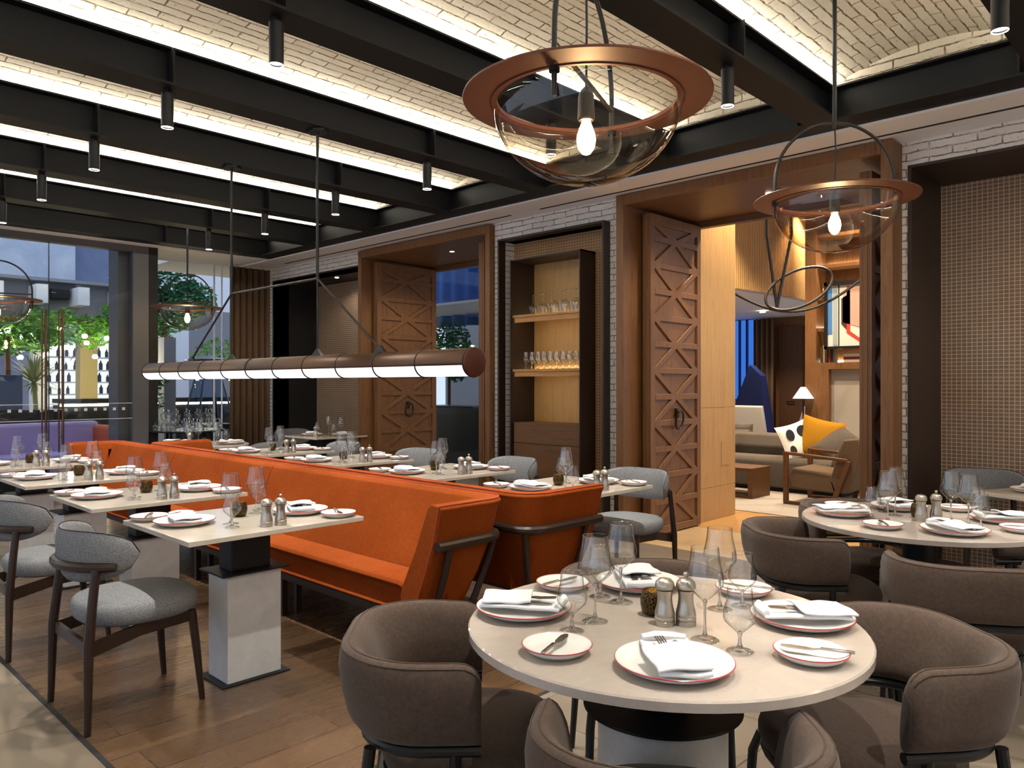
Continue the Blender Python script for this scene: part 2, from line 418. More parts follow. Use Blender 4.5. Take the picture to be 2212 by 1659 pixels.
# ------------------------------------------------------------------ door openings
def door_frame(name, x0, x1, yf, yb, zt, w, label):
    e = thing(name, label, 'doorway', (0,0,0), kind='structure')
    b = MB(); b.box(x0, x0+w, yf, yb, 0, zt); b.box(x1-w, x1, yf, yb, 0, zt); b.box(x0+w, x1-w, yf, yf+.04, zt-.093, zt)
    b.build('jamb', 'oak', e, smooth=False, bevel=.004)
    b = MB(); b.box(x0+w, x1-w, yf+.04, yb-.08, zt-.093, zt-.05); b.box(x0+w, x1-w, yb-.08, yb, zt-.15, zt-.05)
    b.build('head_lining', 'oak_soffit', e, smooth=False)
    return e
def leaf(e, xf, side, y0, y1, zt, t=.085):
    """door leaf standing open along the passage; lattice on the face at xf, looking to +x (side 1) and on its back"""
    b = MB(); xb = xf - t
    b.box(xb+.02, xf-.02, y0, y1, .012, zt)
    b.box(xb+.03, xf-.03, y0-.004, y0+.01, .012, zt)
    for xa, xc in ((xf-.022, xf), (xb, xb+.022)):
        f = .07
        b.box(xa, xc, y0, y0+f, .012, zt); b.box(xa, xc, y1-f, y1, .012, zt)
        b.box(xa, xc, y0+f, y1-f, zt-.09, zt); b.box(xa, xc, y0+f, y1-f, .012, .08)
        xm = (xa+xc)/2; ya, yb_, ym = y0+f, y1-f, (y0+y1)/2; st = .485; h = .055; wx = .0208
        z = .31
        while z < zt-.1:
            b.box(xa, xc-.0004, ya, yb_, z-h/2, z+h/2)
            if z+st/2 < zt-.12: b.box(xa, xc-.0004, ya, yb_, z+st/2-h/2, z+st/2+h/2)
            for sz in (-1, 1):
                for ye in (ya, yb_):
                    ze = z+sz*st/2
                    if ze > zt-.08: ze = zt-.08
                    if .06 < ze: b.bar((xm, ym, z), (xm, ye, ze), h*.95, wx, (1,0,0))
            z += st
    l = b.build('leaf', 'oak', e, smooth=False, bevel=.003, bseg=1)
    b = MB(); zc = 1.06; ym = (y0+y1)/2
    b.sphere((xf+.012, ym, zc+.075), .022, 10); b.bar((xf, ym, zc+.02), (xf, ym, zc+.11), .045, .02, (1,0,0))
    b.tube([(xf+.03+.012*cos(a), ym+.062*sin(a), zc+.085*cos(a)) for a in [2*pi*k/28 for k in range(28)]], .0105, 8, True)
    b.build('ring_handle', 'dark_bronze', l)
    return l
d1 = door_frame('door_1', -4.11, -1.769, 5.60, 6.80, 3.093, .08, 'wide oak doorway opening to the lounge, doors folded back')
leaf(d1, -3.905, 1, 5.85, 6.73, 2.955, .09); leaf(d1, -1.975, 1, 5.81, 6.73, 2.955, .09)
d2 = door_frame('door_2', -8.16, -5.763, 5.62, 6.85, 3.085, .07, 'oak doorway nearer the corner, opening towards the terrace')
leaf(d2, -7.99, 1, 5.80, 6.78, 2.955, .09); leaf(d2, -6.03, 1, 5.80, 6.78, 2.955, .09)
b = MB(); 
for x in (-6.9, -2.9): b.cyl((x, 6.1), .028, 2.990, 2.998, 16)
struct(b.build('trim_3', 'spot_lens'), 'small round recessed lights in the doorway heads', 'ceiling trim')
b = MB(); b.cyl((-9.3, 6.05), .028, 2.902, 2.9095, 16); b.cyl((.2, 6.1), .028, 2.907, 2.9145, 16)
struct(b.build('trim_12', 'spot_lens'), 'small round recessed lights in the niche heads', 'ceiling trim')
for x, y, z, e_ in ((-6.9, 6.1, 2.98, 50), (-2.9, 6.1, 2.98, 70), (-9.3, 6.05, 2.89, 9), (.2, 6.1, 2.89, 60)):
    l = bpy.data.lights.new('recessed_beam', 'SPOT'); l.energy = e_; l.color = (1, .86, .68); l.spot_size = radians(150); l.spot_blend = .5; l.shadow_soft_size = .03
    o = bpy.data.objects.new('recessed_beam', l); COL.objects.link(o); o.location = (x, y, z)

# ------------------------------------------------------------------ niches
b = MB(); b.box(-10.46, -10.44, YW-.01, 6.45, 0, 2.93); b.box(-8.22, -8.20, YW-.01, 6.45, 0, 2.93)
struct(b.build('trim_4', 'soft_black', smooth=False), 'black side linings of the far left niche', 'niche lining')
b = MB(); b.box(-10.44, -8.22, YW-.01, 6.45, 2.91, 2.93)
struct(b.build('trim_5', 'niche_brown', smooth=False), 'brown head lining of the far left niche', 'niche lining')
b = MB(); b.box(-10.44, -8.22, 6.43, 6.45, 0, 2.91)
struct(b.build('wall_niche_far', 'mesh_panel', smooth=False), 'brown woven grid panel at the back of the far left niche', 'wall panel')
b = MB(); b.box(-5.624, -5.604, 5.6, 5.86, 0, 2.90); b.box(-4.269, -4.249, 5.6, 5.86, 0, 2.90); b.box(-5.604, -4.269, 5.6, 5.86, 2.88, 2.90)
struct(b.build('trim_6', 'niche_brown', smooth=False), 'dark metal frame around the glassware niche', 'niche lining')
b = MB(); b.box(-5.604, -5.45, 5.83, 5.85, 0, 2.88); b.box(-4.52, -4.269, 5.83, 5.85, 0, 2.88); b.box(-5.45, -4.52, 5.83, 5.85, 2.672, 2.88)
struct(b.build('wall_niche_middle', 'mesh_panel_warm', smooth=False), 'warm woven grid panel behind the glassware cabinet', 'wall panel')
b = MB(); b.box(-1.73, -1.705, 5.79, 6.52, 0, 2.935)
struct(b.build('trim_7', 'niche_brown', smooth=False), 'dark brown side lining of the right niche', 'niche lining')
b = MB(); b.box(-1.705, 2.2, 5.79, 6.52, 2.915, 2.935)
struct(b.build('trim_8', 'niche_brown', smooth=False), 'dark brown head lining of the right niche', 'niche lining')
b = MB(); b.box(-1.705, 2.2, 6.50, 6.52, 0, 2.915)
struct(b.build('wall_niche_right', 'mesh_panel', smooth=False), 'brown woven grid panel filling the right niche', 'wall panel')

# glassware cabinet in the middle niche
cab = thing('display_cabinet', 'tall black cabinet with lit oak shelves of glasses between the two doorways', 'cabinet', (-4.985, 5.6, 0))
L = -.461; R_ = .461
b = MB(); b.box(L, L+.012, 0, .38, 0, 2.67); b.box(R_-.012, R_, 0, .38, 0, 2.67); b.box(L, R_, 0, .38, 2.655, 2.67)
b.build('carcass', 'niche_brown', cab, smooth=False)
b = MB(); b.box(L+.012, R_-.012, .36, .378, 1.0, 2.655); b.build('back_panel', 'oak_pale', cab, smooth=False)
b = MB(); b.box(L+.03, R_-.012, .03, .36, 0, .80); b.box(L+.03, R_-.012, .03, .36, .805, 1.01); b.build('cupboard', 'oak_soffit', cab, smooth=False, bevel=.002)
for z in (2.10, 1.55):
    b = MB(); b.box(L+.02, R_-.012, .02, .36, z-.025, z); b.box(L+.035, R_-.012, .035, .055, z-.075, z-.025)
    s_ = b.build('shelf', 'oak_shelf', cab, smooth=False, bevel=.002)
    b = MB(); b.box(L+.06, R_-.03, .06, .085, z-.034, z-.0252); b.build('light_strip', 'shelf_lamp', s_, smooth=False)
b = MB(); b.box(L+.03, R_-.03, .335, .352, 2.101, 2.106); b.build('light_strip', 'shelf_lamp', cab, smooth=False)
b = MB(); b.box(L+.03, R_-.03, .335, .352, 1.551, 1.556); b.build('light_strip', 'shelf_lamp', cab, smooth=False)

# ------------------------------------------------------------------ left glazed wall
XG = -9.85
w = thing('window_1', 'full height glazing with paired door leaves in the left wall', 'window', kind='structure')
b = MB(); b.box(XG-.09, XG+.02, -4, 3.49, 3.02, 3.1); b.build('head_frame', 'column_gray', w, smooth=False)
for y0, y1 in ((-1.2, .02), (.03, 1.29), (1.30, 2.585), (2.595, 3.49)):
    b = MB(); b.box(XG-.006, XG+.006, y0, y1, .01, 3.02)
    p = b.build('glass_pane', 'glass_pane', w, smooth=False)
    b = MB(); y = y0+.06
    while y < y1-.05: b.bar((XG+.0075, y-.017, 1.10), (XG+.0075, y+.017, 1.10), .034, .001, (1,0,0)); y += .105
    b.box(XG+.007, XG+.0078, y0, y1, 1.165, 1.172); b.box(XG+.007, XG+.0078, y0, y1, .98, .987)
    b.build('frosted_marking', 'column_cream' if False else 'pale_wall', p, smooth=False)
b = MB()
for y in (2.588, 1.295, .025): b.box(XG-.008, XG+.008, y-.004, y+.004, 0, 3.02)
b.build('joint', 'chrome_dark', w, smooth=False)
for y in (2.52, 2.69):
    b = MB()
    for dy in (-.018, .022): b.tube([(XG+.07, y+dy, .62), (XG+.07, y+dy, 2.24)], .014 if dy > 0 else .009, 10)
    for z in (.8, 2.05): b.tube([(XG+.0, y, z), (XG+.07, y, z)], .008, 8); b.bar((XG+.07, y-.02, z), (XG+.07, y+.025, z), .01, .01)
    b.build('pull_handle', 'bronze_handle', w)
b = MB(); b.box(XG-.45, XG-.12, 3.37, 3.72, 0, 3.1)
struct(b.build('column_left', 'column_gray', smooth=False), 'dark gray column behind the glass door', 'column')
b = MB(); b.box(XG-.1, XG+.02, 3.495, 3.68, 0, 3.1)
struct(b.build('trim_9', 'column_gray', smooth=False), 'gray mullion panel beside the glass door', 'window trim')
b = MB(); b.box(XG-.85, XG+.02, 3.685, 3.79, 0, 3.1)
struct(b.build('trim_10', 'soft_black', smooth=False), 'black return beside the gray mullion', 'window trim')
w2 = thing('window_2', 'tall fixed glazing between the black return and the brown curtain', 'window', kind='structure')
b = MB(); b.box(-10.61, -10.60, 3.79, 5.70, .01, 3.1); b.build('glass_pane', 'glass_pane', w2, smooth=False)
b = MB(); b.box(-10.62, -10.59, 4.86, 4.875, 0, 3.1); b.box(-10.62, -10.59, 4.975, 4.985, 0, 3.1); b.build('joint', 'pale_wall', w2, smooth=False)
b = MB(); n = 120
def cf(u, v): 
    a = u*pi*2*6.5; return (-10.50+.045*sin(a), 5.05+.62*u+.012*sin(2*a), .02+3.07*v)
b.grid(cf, n, 1)
tag(b.build('curtain', 'curtain_brown', solid=.006, angle=80), 'brown pleated full height curtain in the far left corner', 'curtain')
# ================================================================== banquettes
def banquette(name, label, mirror, x0, x1, yf, yb):
    """long sofa facing -y (mirror: +y about y=2.80); x0/x1/yb are outer faces at the top edge"""
    e = thing(name, label, 'banquette', ((x0+x1)/2, 2.80, 0), pi if mirror else 0)
    cx = (x0+x1)/2; hx = (x1-x0)/2; yb -= 2.80; yf -= 2.80
    # plan path at the top outer edge, right front -> corner -> left front
    r = .16; P = []
    for k in range(5): P.append((hx, yf+(yb-r-yf)*k/4, 1, 0))
    for k in range(1, 8): a = (pi/2)*k/8; P.append((hx-r+r*cos(a), yb-r+r*sin(a), cos(a), sin(a)))
    for k in range(25): P.append((hx-r-(2*hx-2*r)*k/24, yb, 0, 1))
    for k in range(1, 8): a = pi/2+(pi/2)*k/8; P.append((-hx+r+r*cos(a), yb-r+r*sin(a), cos(a), sin(a)))
    for k in range(5): P.append((-hx, yb-r+(yf-yb+r)*k/4, -1, 0))
    lean = .20; H0, H1 = .27, .835
    def sec(p, q=1):
        x, y, nx, ny = p; out = []
        prof = [(-lean-.01, H0), (-lean*.93, .34), (-lean*.62, .46), (-lean*.25, .66), (-.02, .79), (-.004, .822), (-.02, H1), (-.075, H1+.004), (-.105, H1-.015), (-.125, .77), (-.20, .6), (-.28, .45), (-.31, .38), (-.30, H0)]
        for n, z in prof: out.append((x+nx*n, y+ny*n, z))
        return out
    b = MB(); b.loft([sec(p) for p in P]); sh = b.build('back_shell', 'orange_suede', e, bevel=.006, angle=50)
    b = MB(); b.tube([(x-nx*.018, y-ny*.018, H1+.001) for x, y, nx, ny in P], .0045, 6)
    f0 = P[0]; 
    for f0 in (P[0], P[-1]): b.tube([(f0[0]+f0[2]*n, yf-.003, z) for n, z in ((-.018, H1), (-.03, .79), (-lean*.25-.01, .66), (-lean*.62-.012, .46), (-lean*.93-.012, .34))], .0045, 6)
    b.build('piping', 'orange_piping', sh)
    sx = hx-.30
    b = MB(); yo = yf-.0; rings = []
    for y, z0, z1 in ((yo+.03, .30, .39), (yo+.0, .30, .42), (yo+.012, .285, .438), (yo+.05, .28, .45), (yo+.16, .28, .452), (yb-.26, .28, .438), (yb-.24, .28, .43)):
        rings.append([(-sx, y, z0), (sx, y, z0), (sx, y, z1-.006), (sx-.03, y, z1), (-sx+.03, y, z1), (-sx, y, z1-.006)])
    b.loft(rings); b.build('seat_cushion', 'orange_suede', e, bevel=.004, angle=50)
    b = MB(); b.box(-hx+.26, hx-.26, yf+.03, yb-.26, .235, .275); b.build('base_frame', 'walnut', e, smooth=False, bevel=.004)
    n = 5
    for i in range(n):
        x = -hx+.34+(2*hx-.68)*i/(n-1)
        for y in (yf+.07, yb-.32):
            b = MB(); b.box(x-.018, x+.018, y-.018, y+.018, 0, .236); b.build('leg', 'walnut', e, smooth=False, bevel=.002)
    zr = .645; nn = -lean*.28+.022
    R = [(x+nx*nn, y+ny*nn, zr) for x, y, nx, ny in P]
    b = MB(); b.tube(R, .024, 10); rl = b.build('arm_rail', 'walnut', e)
    for k in (1, -2, 9, 14, 20, 26, 32, -10):
        x, y, nx, ny = P[k]
        b = MB(); b.tube([(x+nx*nn, y+ny*nn, zr-.01), (x+nx*(nn-.04), y+ny*(nn-.04), .5), (x-nx*.17, y-ny*.17, .25)], .017, 8); b.build('rail_post', 'walnut', e)
    for x in (-hx*.42, hx*.18):
        b = MB(); b.tube([(x, yb-.004, H1-.02), (x, yb-.07, H1+.004), (x, yb-.107, H1-.015), (x, yb-.128, .77), (x, yb-.204, .6), (x, yb-.284, .45)], .003, 5); b.build('seam', 'orange_piping', sh)
    return e
banquette('banquette', 'long burnt orange banquette facing the aisle nearer the camera, between two rows of square tables', False, -8.15, -2.66, 2.29, 2.775)
banquette('banquette', 'long burnt orange banquette backing onto the first, facing the oak doorways', True, -7.65, -2.60, 2.16, 2.775)

# ================================================================== gray dining chair, faces +y
def gray_chair():
    e = thing('dining_chair', 'gray felt dining chair', 'chair')
    b = MB(); cushion(b, .245, .245, .395, .485, 40, 2.5, (0, .03), .012); b.build('seat', 'gray_felt', e, angle=60)
    b = MB(); rings = []
    n = 22
    for i in range(n+1):
        s = -1+2*i/n; a = radians(270+s*82); hh = .108*(1-abs(s)**3.2)**.5+.002; th = .026*(1-abs(s)**6)+.004
        ca, sa = cos(a), sin(a); zc = .688+.012*abs(s)
        cxr, cyr = .255*ca, .235*sa-.01
        ring = []
        for k in range(14):
            t = 2*pi*k/14; o = th*cos(t)*(1 if cos(t) > 0 else .8); z = hh*sin(t)
            tilt = .10*z
            ring.append((cxr+ca*(o+tilt), cyr+sa*(o+tilt), zc+z))
        rings.append(ring)
    b.loft(rings); bk = b.build('backrest', 'gray_felt', e, angle=60)
    b = MB(); b.tube([(r_[0][0]*.5+r_[0][0]*.5, 0, 0) if False else tuple(V(r_[3])+V((0,0,.001))) for r_ in rings], .0028, 5); b.build('seam', 'black_metal', bk)
    b = MB(); pts = []; rr = []
    for i in range(19):
        s = -1+2*i/18; a = radians(270+s*62); pts.append((.287*cos(a), .268*sin(a)-.01, .655)); rr.append(.021 if abs(s) < .95 else .017)
    b.tube(pts, rr, 10); b.build('back_rail', 'walnut', e)
    for sx in (-1, 1):
        b = MB(); b.tube([(sx*.243, -.238, 0), (sx*.235, -.232, .35), (sx*.218, -.2, .65)], [.013, .02, .017], 10); b.build('leg', 'walnut', e)
        b = MB(); b.tube([(sx*.212, .238, 0), (sx*.2, .215, .25), (sx*.188, .2, .4)], [.012, .018, .02], 10); b.build('leg', 'walnut', e)
        b = MB(); b.loft([[(sx*.222, -.22, .30), (sx*.205, -.22, .30), (sx*.205, -.22, .36), (sx*.222, -.22, .36)], [(sx*.215, -.02, .345), (sx*.198, -.02, .345), (sx*.198, -.02, .395), (sx*.215, -.02, .395)], [(sx*.195, .2, .355), (sx*.18, .2, .355), (sx*.18, .2, .40), (sx*.195, .2, .40)]]); b.build('side_stretcher', 'walnut', e, smooth=False)
    b = MB(); b.box(-.215, .215, -.232, -.212, .31, .355); b.build('rear_stretcher', 'walnut', e, smooth=False)
    b = MB(); b.box(-.185, .185, .185, .205, .355, .4); b.build('front_stretcher', 'walnut', e, smooth=False)
    return e
GC = Kind(gray_chair())
FX = [-3.50, -4.69, -5.93, -7.17]; BXT = [-3.13, -4.355, -5.575, -6.80]
ORD = ['nearest', 'second', 'third', 'fourth']
for i, x in enumerate(FX[:2]):
    GC.put((x-.06 if i == 0 else x-.03, 1.245, 0), radians(0 if i == 0 else -2), 'gray felt chair with walnut legs on the aisle side of the %s front square table' % ORD[i], 'gray chairs at the square tables')
for i, x in enumerate(BXT):
    GC.put((x+.03, 4.36, 0), pi+radians((4, -3, 2, -2)[i]), 'gray felt chair with walnut legs on the doorway side of the %s rear square table' % ORD[i], 'gray chairs at the square tables')

# ================================================================== brown tub chair, faces +y
def tub_chair():
    e = thing('tub_chair', 'brown tub chair', 'chair')
    P = []; hx, yb, yf, r = .245, -.205, .105, .165
    TT = (0, .012, .04, .09, .17, .28, .42, .6, .8, 1)
    for t in TT: P.append((hx, yf+(yb+r-yf)*t, 1, 0))
    for k in range(1, 8): a = -(pi/2)*k/8; P.append((hx-r+r*cos(a), yb+r+r*sin(a), cos(a), sin(a)))
    for k in range(7): P.append((hx-r-(2*hx-2*r)*k/6, yb, 0, -1))
    for k in range(1, 8): a = -pi/2-(pi/2)*k/8; P.append((-hx+r+r*cos(a), yb+r+r*sin(a), cos(a), sin(a)))
    for t in reversed(TT): P.append((-hx, yf+(yb+r-yf)*t, -1, 0))
    b = MB(); rings = []; m = len(P)
    for i, (x, y, nx, ny) in enumerate(P):
        back = min(1, max(0, (yf-y)/(yf-yb))); dd = min(1, max(0, yf-y)/.055) if abs(nx) > .99 else 1
        endk = sqrt(max(0, 1-(1-dd)**2)); z0, z1 = .505, .712+.012*back
        hh = (z1-z0)/2*(.74+.26*endk); zc = z0+hh; th = .043*(.45+.55*endk)
        ring = []
        for k in range(18):
            t = 2*pi*k/18; c, s_ = cos(t), sin(t)
            o = th*abs(c)**.75*(1 if c > 0 else -1); z = hh*abs(s_)**.62*(1 if s_ > 0 else -1)
            fl = .045*((z+hh)/(2*hh)) * (.4+.6*back)
            w = o*(1-.28*max(0, s_)) + fl
            ring.append((x+nx*w, y+ny*w, zc+z))
        rings.append(ring)
    b.loft(rings); wr = b.build('wrap_backrest', 'brown_suede', e, angle=70)
    b = MB(); b.tube([tuple(V(r_[4])*.5+V(r_[5])*.5+V((0, 0, .0005))) for r_ in rings[2:-2]], .0022, 5); b.tube([tuple(V(r_[3])) for r_ in rings[2:-2]], .0022, 5); b.build('stitching', 'brown_seat', wr)
    b = MB(); cushion(b, .235, .25, .375, .465, 40, 2.6, (0, .08), .012); b.build('seat', 'brown_seat', e, angle=60)
    b = MB(); b.tube([(x*.99, y*.99, .487) for x, y, nx, ny in P], .0155, 10); b.build('back_ring', 'chair_tube', e)
    b = MB(); b.tube([(x, y, .362) for x, y in superell(.228, .235, 32, 2.8, 0, .07)], .0145, 8, True); b.build('seat_ring', 'chair_tube', e)
    for sx in (-1, 1):
        b = MB(); b.tube([(sx*.243, .04, .487), (sx*.242, .04, .45), (sx*.232, .04, .362)], .015, 8); b.build('arm_post', 'chair_tube', e)
        b = MB(); b.tube([(sx*.215, -.175, .487), (sx*.22, -.19, .36), (sx*.24, -.235, 0)], [.016, .015, .011], 10)
        b.tube([(sx*.2215, -.192, .345), (sx*.2, -.13, .36)], .012, 8); b.build('leg', 'chair_tube', e)
        b = MB(); b.tube([(sx*.2, .2, .362), (sx*.215, .265, .35), (sx*.222, .283, .30), (sx*.232, .30, 0)], [.0145, .0145, .0145, .011], 10); b.build('leg', 'chair_tube', e)
    return e
TC = Kind(tub_chair())
FW, RT = V((-.695, .719)), V((.719, .695))
def face(d): return atan2(-d.x, d.y)
R1, R2 = V((-1.157, 1.788)), V((-1.141, 4.0))
def tub(c, off, facing, deg, label):
    p = c+off; TC.put((p.x, p.y, 0), face(facing)+radians(deg), label, 'brown tub chairs at the round tables')
tub(R1, -RT*.60+FW*.05, RT, 2, 'brown suede tub chair at the left of the foreground round table, beside the banquette end')
tub(R1, RT*.62+FW*.02, -RT, 6, 'brown suede tub chair at the right of the foreground round table')
tub(R1, -FW*.515-RT*.075, FW, -7, 'brown suede tub chair in the immediate foreground, back to the camera')
tub(R1, FW*.62+RT*.06, -FW, 0, 'brown suede tub chair on the far side of the foreground round table')
tub(R2, -RT*.56-FW*.02, RT, -2, 'brown suede tub chair at the left of the further round table, nearest the lounge doorway')
tub(R2, -FW*.62-RT*.15, FW, -12, 'brown suede tub chair at the further round table with its back to the camera')
tub(R2, FW*.60-RT*.02, -FW, 0, 'brown suede tub chair on the far side of the further round table')
tub(R2, RT*.62, -RT, 0, 'brown suede tub chair at the right of the further round table, cut by the frame')
GC.put((-1.28, 6.0, 0), radians(-150), 'gray felt chair at the square table before the right niche', 'gray chairs at the square tables')
GC.put((-9.1, 5.3, 0), radians(-90), 'gray felt chair beside the small square table in the far left niche', 'gray chairs at the square tables')
GC.put((-7.62, 3.95, 0), radians(122), 'gray felt chair at the round table by the left window', 'gray chairs at the square tables')
# ================================================================== tables
def square_table(label, loc, rz=0, hx=.37, hy=.43):
    e = thing('square_table', label, 'table', loc, rz, None)
    b = MB(); b.box(-hx, hx, -hy, hy, .728, .75); b.build('tabletop', 'table_marble', e, smooth=False, bevel=.002)
    b = MB(); b.box(-.065, .065, -.10, .10, .515, .728); b.build('neck', 'black_metal', e, smooth=False, bevel=.006)
    b = MB(); b.box(-.125, .125, -.17, .17, .509, .516); b.build('collar_plate', 'black_metal', e, smooth=False)
    b = MB(); b.box(-.10, .10, -.135, .135, .008, .509); b.build('pedestal', 'pedestal_marble', e, smooth=False, bevel=.002)
    b = MB(); b.box(-.127, .127, -.17, .17, 0, .008); b.build('base_plate', 'black_metal', e, smooth=False)
    return e
def round_table(label, loc, r=.53):
    e = thing('round_table', label, 'table', loc)
    b = MB(); b.lathe([(.02, .722), (r-.008, .722), (r, .726), (r, .746), (r-.004, .75), (.02, .75)], 72, capb=True, capt=True); b.build('tabletop', 'table_marble_round', e, angle=30)
    b = MB(); b.cyl((0, 0), .075, .53, .722, 24); b.build('neck', 'black_metal', e)
    b = MB(); b.cyl((0, 0), .215, .522, .53, 48); b.build('collar_plate', 'black_metal', e)
    b = MB(); b.cyl((0, 0), .175, .012, .522, 48); b.build('pedestal', 'pedestal_marble', e)
    b = MB(); b.cyl((0, 0), .26, 0, .012, 48); b.build('base_plate', 'black_metal', e)
    return e
# ------------------------------------------------------------------ tableware sources
def plate(name, r, label):
    e = thing(name, label, 'plate')
    b = MB(); b.lathe([(.001, .004), (r*.55, .004), (r*.62, 0), (r*.66, 0), (r*.9, .012), (r, .022), (r*.992, .0245), (r*.9, .0175), (r*.72, .010), (r*.6, .0085), (.001, .0085)], 56)
    p = b.build('dish', 'porcelain', e, angle=50)
    b = MB(); b.tube(arc(0, 0, r*.995, 0, 2*pi*55/56, 55, .0228), .0017, 6, True); b.build('rim', 'red_rim', e)
    return e
def napkin():
    e = thing('napkin', 'napkin', 'napkin')
    b = MB()
    def lay(u, v, z0, x0, x1, y0, y1, amp):
        x = x0+(x1-x0)*u; y = y0+(y1-y0)*v
        w = .0016*sin(7*u+3*v)+.0012*sin(11*v+4*u)
        return (x+.003*sin(6*v), y, z0+amp*w+.003*(2*u-1)**2)
    b.grid(lambda u, v: lay(u, v, .012, -.058, .058, -.115, .11, 1), 12, 20)
    b.build('back_fold', 'napkin_cloth', e, solid=.009, angle=80)
    b = MB()
    def pk(u, v):
        p = lay(u, v, .0225, -.062, .060, -.118, .02, 1); z = p[2]+.006*sin(pi*u)+.007*max(0, v-.75)/.25
        return (p[0]-.01*v, p[1]+.02*(u-.5), z)
    b.grid(pk, 12, 14); b.build('front_pocket', 'napkin_cloth', e, solid=.006, angle=80)
    b = MB(); b.tube([(-.055, .105, .022), (-.02, .112, .024), (.02, .111, .022), (.052, .104, .022)], [.009, .012, .012, .008], 10); b.build('top_roll', 'napkin_cloth', e)
    return e
def fork():
    b = MB(); b.loft([[(-.0035*w, y, z), (.0035*w, y, z), (.0035*w, y, z+.003), (-.0035*w, y, z+.003)] for y, z, w in ((-.09, 0, 1.6), (-.03, .002, 1.0), (.01, .006, .8), (.03, .007, 2.4), (.045, .006, 3.2))])
    for k in range(4): b.bar((-.0093+.0062*k, .045, .0075), (-.0093+.0062*k, .09, .0105), .0028, .0024)
    o = b.build('fork', 'steel', None); return tag(o, 'fork', 'fork')
def knife():
    b = MB(); b.loft([[(-.0045*w, y, 0), (.0045*w, y, 0), (.0045*w, y, .0035), (-.0045*w, y, .0035)] for y, w in ((-.095, 1.2), (-.02, 1), (-.012, .7), (.0, 1.9), (.06, 2.2), (.088, 1.5), (.098, .3))])
    o = b.build('knife', 'steel', None); return tag(o, 'knife', 'knife')
def butter_knife():
    e = thing('butter_knife', 'butter knife', 'knife')
    b = MB(); b.loft([[(-.004*w, y, z), (.004*w, y, z), (.004*w, y, z+.003), (-.004*w, y, z+.003)] for y, z, w in ((-.02, .003, .6), (-.002, .0, 1.2), (.012, .0, 2.3), (.05, .0, 2.5), (.068, 0, 1.2))]); b.build('blade', 'steel', e)
    b = MB(); b.loft([[(-.005, y, z), (.005, y, z), (.005, y, z+.006), (-.005, y, z+.006)] for y, z in ((-.095, .004), (-.02, .003))]); b.build('handle', 'steel', e, bevel=.002)
    return e
def realglass(name, mixk=.6):
    m = Mat(name); g = m.node('ShaderNodeBsdfGlass'); g.inputs['IOR'].default_value = 1.48; g.inputs['Roughness'].default_value = 0.0; g.inputs[0].default_value = (1, 1, 1, 1)
    tr = m.node('ShaderNodeBsdfTransparent'); mx = m.node('ShaderNodeMixShader'); mx.inputs[0].default_value = mixk
    m.link(tr.outputs[0], mx.inputs[1]); m.link(g.outputs[0], mx.inputs[2]); m.link(mx.outputs[0], m.out.inputs[0])
realglass('glass_solid', .8); thinglass('glass_clear', '#fdfefe', '#838c8c', 2.0, .01); thinglass('glass_edge', '#ffffff', '#dfe4e4', 5, .1)
def wine_glass(name, h, rb, rim, stem, base, label):
    e = thing(name, label, 'glass')
    hb = stem; hw = stem+(h-stem)*.32; t = .0011
    b = MB(); b.lathe([(.0045, hb-.004), (.008, hb+.002), (rb*.45, hb+(hw-hb)*.30), (rb*.93, hw-.006), (rb, hw+.003), (rb*.985, hw+.018), (rim*1.08, h-.03), (rim, h)], 32); b.build('bowl', 'glass_clear', e, angle=60)
    b = MB(); b.tube(arc(0, 0, rim, 0, 2*pi*31/32, 31, h), .0007, 5, True); b.build('rim', 'glass_edge', e)
    b = MB(); b.lathe([(base, .0012), (base*.5, .0035), (.009, .009)], 28); b.build('foot', 'glass_clear', e, angle=60)
    b = MB(); b.lathe([(.0095, .0086), (.0055, .017), (.0036, .03), (.0031, stem*.6), (.0038, stem-.012), (.0058, hb-.002), (.004, hb+.004)], 16, capb=True, capt=True); b.build('stem', 'glass_solid', e, angle=60)
    return e
def mill(name, pepper, label):
    e = thing(name, label, 'mill')
    b = MB(); b.lathe([(.027, 0), (.0275, .012), (.0262, .013), (.0275, .016), (.0275, .022), (.0262, .0235), (.0275, .026), (.027, .033), (.0215, .055), (.0195, .075), (.0225, .094)], 28, capb=True, capt=True); b.build('body', 'brushed_steel', e, angle=50)
    b = MB(); b.lathe([(.0225, .0955), (.0265, .1), (.0265, .106), (.024, .116), (.016, .124), (.0035, .1275)], 28, capb=True, capt=True)
    if pepper: b.sphere((0, 0, .136), .0075, 12); b.lathe([(.004, .126), (.004, .131)], 10)
    b.build('cap', 'brushed_steel', e, angle=50); return e
def candle():
    e = thing('candle_holder', 'candle', 'candle holder')
    b = MB(); b.lathe([(.022, .001), (.031, .006), (.036, .03), (.036, .045), (.031, .066), (.027, .071), (.025, .069), (.029, .06), (.031, .03), (.02, .01)], 26, capb=True); b.build('holder', 'mercury_glass', e, angle=60)
    b = MB(); b.cyl((0, 0), .02, .008, .03, 14); c_ = b.build('tealight', 'paper', e); b = MB(); b.sphere((0, 0, .04), .006, 8, (1, 1, 1.7)); b.build('flame', 'bulb_glow', c_); return e
KP = Kind(plate('dinner_plate', .135, '')); KB = Kind(plate('bread_plate', .085, '')); KN = Kind(napkin()); KF = Kind(fork()); KK = Kind(knife()); KBK = Kind(butter_knife())
KW = Kind(wine_glass('wine_glass', .235, .047, .0345, .10, .036, '')); KT = Kind(wine_glass('water_glass', .155, .040, .029, .045, .033, ''))
KS = Kind(mill('salt_mill', False, '')); KPM = Kind(mill('pepper_mill', True, '')); KC = Kind(candle())
ZT = .7502
